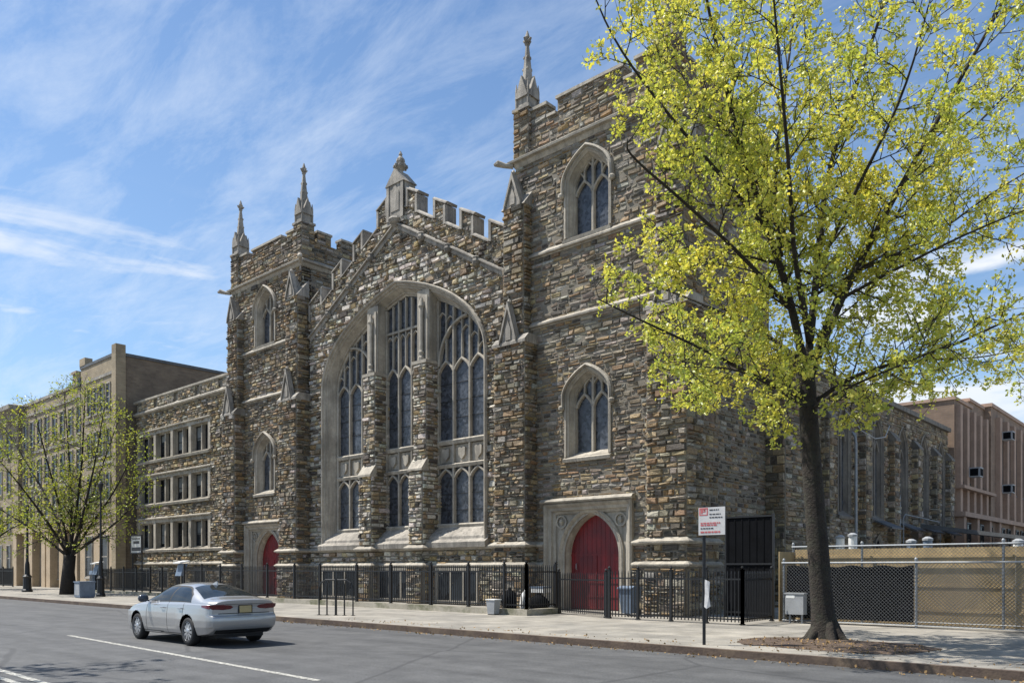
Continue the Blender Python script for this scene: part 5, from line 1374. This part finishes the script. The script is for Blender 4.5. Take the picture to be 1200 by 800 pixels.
# ================================================================ TREES
def curve_pts(p, d, L, n, wob, up):
    pts = [p.copy()]; d = d.normalized()
    for k in range(n):
        d = (d+Vector((R(-wob, wob), R(-wob, wob), R(-wob, wob)+up))).normalized(); p = p+d*(L/n); pts.append(p.copy())
    return pts
def along(pts, t):
    f = t*(len(pts)-1); i = min(int(f), len(pts)-2); return pts[i].lerp(pts[i+1], f-i), (pts[i+1]-pts[i]).normalized(), i
def smooth(pts, n=3):
    for _ in range(n):
        q = [pts[0]]
        for a, b_ in zip(pts[:-1], pts[1:]): q += [a.lerp(b_, .25), a.lerp(b_, .75)]
        q.append(pts[-1]); pts = q
        if len(pts) > 40: break
    return pts
def leaves_mesh(pos, size, name, m, parent, droop=.2):
    N = len(pos); P = np.array(pos)
    u = np.random.normal(size=(N, 3)); u[:, 2] -= droop; u /= np.linalg.norm(u, axis=1)[:, None]
    w = np.random.normal(size=(N, 3)); w[:, 2] *= .6; w -= (w*u).sum(1)[:, None]*u; w /= np.linalg.norm(w, axis=1)[:, None]
    nn = np.cross(u, w)
    s = (np.random.uniform(size[0], size[1], N))[:, None]
    a = P; b = P+u*s*.45+w*s*.36+nn*s*.10; c = P+u*s; d = P+u*s*.45-w*s*.36+nn*s*.10
    V = np.stack([a, b, c, d], 1).reshape(-1, 3)
    me = bpy.data.meshes.new(name); me.vertices.add(4*N); me.vertices.foreach_set('co', V.ravel().astype(np.float32))
    me.loops.add(6*N); idx = np.arange(N)[:, None]*4+np.array([0, 1, 2, 0, 2, 3])[None, :]
    me.loops.foreach_set('vertex_index', idx.ravel().astype(np.int32)); me.polygons.add(2*N)
    me.polygons.foreach_set('loop_start', np.arange(0, 6*N, 3, dtype=np.int32))
    try: me.polygons.foreach_set('loop_total', np.full(2*N, 3, dtype=np.int32))
    except Exception: pass
    me.materials.append(M[m]); me.update(calc_edges=True); me.validate()
    o = bpy.data.objects.new(name, me); col.objects.link(o)
    if parent: place(o, parent)
    return o
def tree(root, limbs, trunk, n2, n3, nl, L2, L3, lsize, lm, bm='bark', up2=.05, spread=.10, start=.2, l4=True, keep=None, lw=.85, tuft=(1, 2, 2, 3)):
    """limbs: [(points, r0, r1)]; secondary and tertiary shoots grow from them, leaves sit along the outer shoots"""
    mb = MB(); pos = []
    mb.tube(trunk[0], trunk[1], 14)
    def leafrun(pts, n):
        for _ in range(int(n+random.random())):
            t = R(.15, 1)**.8; q, _, _ = along(pts, t); c = q+Vector((R(-1, 1), R(-1, 1), R(-1, 1)))*spread
            for _k in range(random.choice(tuft)): pos.append(tuple(c+Vector((R(-1, 1), R(-1, 1), R(-1, 1)))*.055))
    for pts, r0, r1 in limbs:
        n = len(pts); rad = [(r0+(r1-r0)*(k/(n-1))**.75)*lw for k in range(n)]
        mb.tube(pts, rad, 8)
        LL = sum((b_-a).length for a, b_ in zip(pts[:-1], pts[1:]))
        m2 = max(3, int(n2*LL/8)); az0 = R(0, 6)
        for k in range(m2):
            t = start+(1-start)*(k+R(.1, .9))/m2
            p, d, i = along(pts, min(t, .995)); az0 += 2.4+R(-.5, .5)
            a = d.orthogonal().normalized(); b_ = d.cross(a); side = a*math.cos(az0)+b_*math.sin(az0)
            dd = d*R(.35, .75)+side*R(.75, 1.0)
            ln = L2*R(.55, 1.1)*(1.15-.65*t); rb = max(.012, rad[i]*.42)
            s2 = curve_pts(p, dd, ln, 6, .16, up2)
            if keep and not keep(s2[-1]): s2 = curve_pts(p, dd, ln*.45, 6, .16, up2)
            if keep and not keep(s2[-1]): continue
            mb.tube(s2, [rb*(1-.75*q/6) for q in range(7)], 5, cap=False)
            m3 = max(3, int(n3*ln/L2)); az1 = R(0, 6)
            for j in range(m3):
                t3 = .12+.88*(j+R(.1, .9))/m3; p3, d3, i3 = along(s2, min(t3, .995)); az1 += 2.4
                a = d3.orthogonal().normalized(); b_ = d3.cross(a); side = a*math.cos(az1)+b_*math.sin(az1)
                l3 = L3*R(.5, 1.1)*(1.2-.6*t3)
                s3 = curve_pts(p3, d3*.6+side*.8, l3, 4, .2, .04)
                if keep and not keep(s3[-1]): continue
                mb.tube(s3, [.011, .009, .007, .005, .003], 4, cap=False)
                leafrun(s3, nl*l3/L3)
                if l4:
                    for _ in range(2):
                        p4, d4, _i = along(s3, R(.3, .8)); s4 = curve_pts(p4, d4+Vector((R(-1, 1), R(-1, 1), R(-.6, .8))), l3*.5, 3, .2, .02); mb.tube(s4, [.006, .005, .004, .002], 3, cap=False); leafrun(s4, nl*.45)
            leafrun(s2[3:], nl*.7)
        leafrun(pts[int(n*.7):], nl)
    mb.build('trunk', bm, root, smooth=True, recalc=False)
    if keep: pos[:] = [p for p in pos if keep(p)]
    leaves_mesh(pos, lsize, 'crown', lm, root)
    return len(pos)
def W(px, y, dep):   # a point seen at photo position (px, y) standing dep metres along the view
    q = DV*dep+RV*((px-600)/950*dep); return Vector((q.x, q.y, EYE+(665-y)/950*dep))
nt = thing('street_tree', (-6.96, 18.03, G0), 'big sidewalk tree with fresh yellow-green leaves in front of the right tower', 'tree', 'street trees')
D0 = 18.03
tp = [(968, 756, 0), (966, 735, 0), (962, 690, 0), (957, 620, 0), (951, 545, 0), (947, 475, 0), (943, 425, 0)]
tpts = smooth([W(x, y, D0+d) for x, y, d in tp], 2)
trad = []
for q in tpts:
    z = q.z; trad.append(.25-.010*z+.24*math.exp(-max(0, z-.05)/.28))
limbspec = [
 ([(943, 430, 0), (923, 338, -.4), (896, 257, -.8), (869, 176, -1.2), (850, 100, -1.6), (832, 20, -1.9), (815, -70, -2.2)], .135, .02),
 ([(946, 430, 0), (957, 324, .4), (964, 236, .9), (980, 165, 1.3), (1011, 81, 1.7), (1038, 0, 2.0), (1052, -90, 2.3)], .13, .02),
 ([(950, 440, 0), (991, 338, .2), (1038, 250, .2), (1079, 176, .1), (1132, 81, -.2), (1175, 5, -.5), (1210, -80, -.8)], .115, .02),
 ([(951, 474, 0), (997, 441, -.4), (1050, 425, -.9), (1110, 408, -1.3), (1170, 380, -1.6), (1235, 350, -1.8)], .075, .014),
 ([(947, 470, 0), (883, 440, -.5), (822, 408, -1.0), (761, 380, -1.5), (700, 350, -1.9)], .075, .012),
 ([(943, 425, 0), (893, 388, .6), (838, 362, 1.3), (770, 335, 2.0), (705, 320, 2.5)], .07, .012),
 ([(915, 300, -.5), (906, 225, -.2), (917, 120, .3), (930, 30, .8), (935, -70, 1.2)], .075, .014),
 ([(950, 430, 0), (985, 330, 1.4), (1060, 240, 2.8), (1130, 160, 3.8), (1200, 90, 4.6)], .085, .014),
 ([(948, 400, 0), (930, 300, -1.4), (925, 200, -2.8), (915, 90, -3.8), (905, -20, -4.4)], .085, .014),
 ([(946, 380, 0), (930, 290, 1.5), (880, 200, 3.0), (830, 120, 4.2), (790, 40, 5.0)], .08, .014),
 ([(930, 365, -.3), (870, 300, -1.0), (800, 235, -1.8), (735, 180, -2.4), (735, 165, -2.8)], .07, .012),
 ([(900, 270, -.8), (840, 200, -1.3), (775, 125, -1.6), (720, 50, -1.8), (690, -20, -2.0)], .065, .012),
 ([(960, 310, .3), (1010, 210, -.9), (1060, 110, -2.0), (1090, 0, -2.8)], .07, .012),
 ([(985, 350, .2), (1060, 310, -.6), (1140, 270, -1.2), (1230, 235, -1.6)], .06, .012),
 ([(1000, 320, .2), (1090, 280, 1.2), (1170, 220, 2.2), (1260, 170, 3.0)], .055, .012),
 ([(953, 470, 0), (1010, 435, 1.2), (1080, 420, 2.4), (1150, 420, 3.4), (1210, 405, 4.0)], .06, .012),
 ([(947, 480, 0), (910, 455, -1.2), (860, 430, -2.2), (800, 430, -3.0)], .05, .01),
 ([(945, 460, 0), (905, 445, 1.3), (850, 430, 2.6), (780, 420, 3.6)], .05, .01),
 ([(950, 480, 0), (990, 455, -1.5), (1050, 430, -2.8), (1120, 400, -3.6)], .05, .01),
 ([(870, 180, -1.2), (810, 110, -.6), (770, 30, 0), (750, -60, .4)], .05, .01),
]
limbs = [(smooth([W(x, y, D0+d) for x, y, d in sp], 2), a, b_) for sp, a, b_ in limbspec]
# root flare
OUT = [(-300, 690), (0, 688), (60, 678), (105, 668), (150, 680), (195, 722), (250, 735), (300, 722), (330, 680), (370, 690), (420, 742), (490, 742), (515, 800), (530, 860), (560, 1400)]
def crown_keep(p):
    q = Vector(p)-Vector((-6.96, 18.03, 0)); r = q.dot(RV); z = q.z
    y = 665-(z-EYE)*52.7; x = 968+r*52.7
    lim = np.interp(y, [a for a, _ in OUT], [b for _, b in OUT])
    return x > lim+random.gauss(0, 9) and not (x > 1060 and y > 475+random.gauss(0, 12))
nleaf = tree(nt, limbs, (tpts, trad), 20, 11, 6.2, 1.9, .85, (.044, .115), 'leaf_near', start=.14, keep=crown_keep, tuft=(2, 3, 4, 5, 6), spread=.08)
mb = MB()
for k in range(7):
    a = 2*math.pi*k/7+R(-.3, .3); q = Vector((math.cos(a), math.sin(a), 0)); b0 = Vector((-6.96, 18.03, 0))
    mb.tube([b0+q*.10+Vector((0, 0, .75)), b0+q*.24+Vector((0, 0, .40)), b0+q*.42+Vector((0, 0, .20)), b0+q*R(.6, .85)+Vector((0, 0, .10))], [.10, .13, .10, .03], 7)
mb.build('root_flare', 'bark', nt, smooth=True)

# bushy tree at the left
lt = thing('street_tree', (-54.49, 18.8, G0), 'low-forking dark-limbed tree with thin new leaves before the tan brick buildings', 'tree', 'street trees')
D1 = 50.6
tr = [(80, 697), (80, 670), (82, 650)]
tpts = [W(x, y, D1) for x, y in tr]
ls = []
for sp in ([(82, 655, 0), (72, 600, 0), (55, 540, -1), (40, 480, -1.5)], [(82, 655, 0), (84, 590, 1), (80, 520, 1.5), (75, 460, 2)], [(83, 655, 0), (98, 600, -1), (112, 540, -1.5), (122, 478, -2)],
           [(80, 652, 0), (50, 628, 0), (15, 605, .5), (-20, 585, 1)], [(83, 650, 0), (110, 610, .5), (138, 570, 1), (160, 520, 1)], [(84, 650, 0), (120, 625, -1), (150, 600, -1.5), (168, 570, -2)],
           [(81, 655, 0), (60, 590, 1.6), (30, 540, 3), (5, 500, 4)], [(81, 655, 0), (95, 560, 0), (98, 500, -.4), (100, 455, -.5)], [(80, 650, 0), (55, 610, -1.6), (25, 570, -3), (0, 540, -4)], [(82, 650, 0), (105, 590, 2), (125, 530, 3.5), (140, 490, 4.5)]):
    ls.append((smooth([W(x, y, D1+d) for x, y, d in sp], 2), .14, .02))
tree(lt, ls, (tpts, [.52, .36, .34]), 21, 12, 2.1, 2.2, 1.0, (.08, .16), 'leaf_far', 'bark_far', start=.18, l4=True, spread=.18)
def round_tree(loc, h, cr, label, n=9, nl=6, lsize=(.10, .18), crown0=.4, seed=0, group='street trees', lm='leaf_far'):
    random.seed(seed)
    t = thing('street_tree', loc, label, 'tree', group); b0 = Vector(loc)
    hb_ = h*crown0*.8
    tpts = [b0, b0+Vector((.05, 0, hb_*.5)), b0+Vector((0, .08, hb_))]
    ls = []
    for k in range(n):
        a = 2*math.pi*k/n*1.0+R(-.3, .3); rr = cr*(.25 if k % 3 == 0 else R(.6, .95)); zt = h*(R(.9, 1) if k % 3 == 0 else R(.5, .85))
        e = b0+Vector((math.cos(a)*rr, math.sin(a)*rr, zt)); s = b0+Vector((0, .08, hb_*R(.85, 1)))
        m_ = s.lerp(e, .5)+Vector((0, 0, h*.06)); ls.append((smooth([s, m_, e], 2), .05+.008*h, .02))
    tree(t, ls, (tpts, [.03*h*.7, .022*h*.8, .02*h*.8]), 14, 9, nl, cr*.45, .9, lsize, lm, 'bark_far', start=.2, l4=False, spread=.2)
    return t
round_tree((-73, 18.6, G0), 10, 4.6, 'leafier green tree at the left edge, beyond the lamp post', 9, 8, crown0=.34, seed=3)
# two trees on the near pavement, out of the picture, whose shade falls on the road
round_tree((-21.8, -3.6, G0), 13.5, 6.6, 'tree on the near sidewalk casting shade on the road, out of frame at left', 9, 7, (.14, .24), .55, seed=5)
random.seed(77)
# leaf litter on the mulch bed and in the gutter
pos = []
for _ in range(420):
    a = R(0, 6.28); r = R(0, 1)**.6*1.9; pos.append((-6.6+r*math.cos(a)*1.15, 17.2+r*.75*math.sin(a), G0+.03+.07*max(0, 1-r/1.7)))
for _ in range(500):
    x = R(-24, 4); pos.append((x, 14.95-abs(random.gauss(0, .22)), .012))
for _ in range(260):
    x = R(-22, 4); pos.append((x, 15.2+abs(random.gauss(0, .5)), G0+.014))
lo_ = leaves_mesh(pos, (.035, .075), 'leaf_litter', 'litter', None, droop=0)
tag(lo_, 'dry leaves scattered on the mulch bed and along the gutter', 'leaf litter', kind='stuff')

# ================================================================ WORLD
w = bpy.data.worlds.new('World'); sc.world = w; w.use_nodes = True
t = NT(w.node_tree); bg = w.node_tree.nodes['Background']
sky = t.add('ShaderNodeTexSky', sky_type='NISHITA'); sky.sun_disc = False
sky.sun_elevation = SUN_EL; sky.sun_rotation = math.atan2(-.86, -.51); sky.air_density = 1.0; sky.dust_density = .6; sky.ozone_density = 1.6
tc = t.add('ShaderNodeTexCoord').outputs['Generated']
sep = t.add('ShaderNodeSeparateXYZ', {'Vector': tc}); zz = t.math('MAXIMUM', sep.outputs[2], .02)
zq = t.math('ADD', zz, .12)
cx_ = t.math('DIVIDE', sep.outputs[0], zq); cy_ = t.math('DIVIDE', sep.outputs[1], zq)
pv = t.add('ShaderNodeCombineXYZ', {'X': cx_, 'Y': cy_}).outputs[0]
rot = t.add('ShaderNodeMapping', {'Vector': pv, 'Rotation': (0, 0, math.radians(-35)), 'Scale': (1.0, 3.0, 1)}).outputs[0]
n1 = t.noise(rot, 2.0, 10, .68, .35).outputs['Fac']
n2 = t.noise(pv, .55, 4, .5).outputs['Fac']
cir = t.math('MULTIPLY', t.ramp(n1, [(.42, (0, 0, 0)), (.78, (1, 1, 1))]).outputs['Color'], t.ramp(n2, [(.30, (.25, .25, .25)), (.62, (1, 1, 1))]).outputs['Color'])
cir = t.math('MULTIPLY', cir, .60)
# low streaky cumulus near the horizon
mp = t.add('ShaderNodeMapping', {'Vector': tc, 'Location': (3.1, .4, .0), 'Scale': (2.2, 2.2, 11)}).outputs[0]
n3 = t.noise(mp, 1.25, 7, .58, .35).outputs['Fac']
band = t.ramp(sep.outputs[2], [(.10, (.5, .5, .5)), (.22, (1, 1, 1)), (.33, (.9, .9, .9)), (.40, (0, 0, 0))]).outputs['Color']
cum = t.math('MULTIPLY', t.ramp(n3, [(.48, (0, 0, 0)), (.60, (1, 1, 1))]).outputs['Color'], band)
haze_ = t.ramp(sep.outputs[2], [(.0, (.6, .6, .6)), (.30, (.16, .16, .16)), (.6, (0, 0, 0))]).outputs['Color']
c = t.mixc(1.0, sky.outputs[0], (1.35, 1.60, 1.78, 1), 'MULTIPLY')
c = t.mixc(haze_, c, (5.4, 7.6, 10.4, 1))
c = t.mixc(cir, c, (9.2, 10.2, 11.6, 1))
c = t.mixc(cum, c, (10.5, 10.9, 11.4, 1))
t.l.new(c, bg.inputs['Color']); bg.inputs['Strength'].default_value = .062
sc.view_settings.view_transform = 'Standard'; sc.view_settings.look = 'None'; sc.view_settings.exposure = .58; sc.view_settings.gamma = 1
print('LEAVES', nleaf)
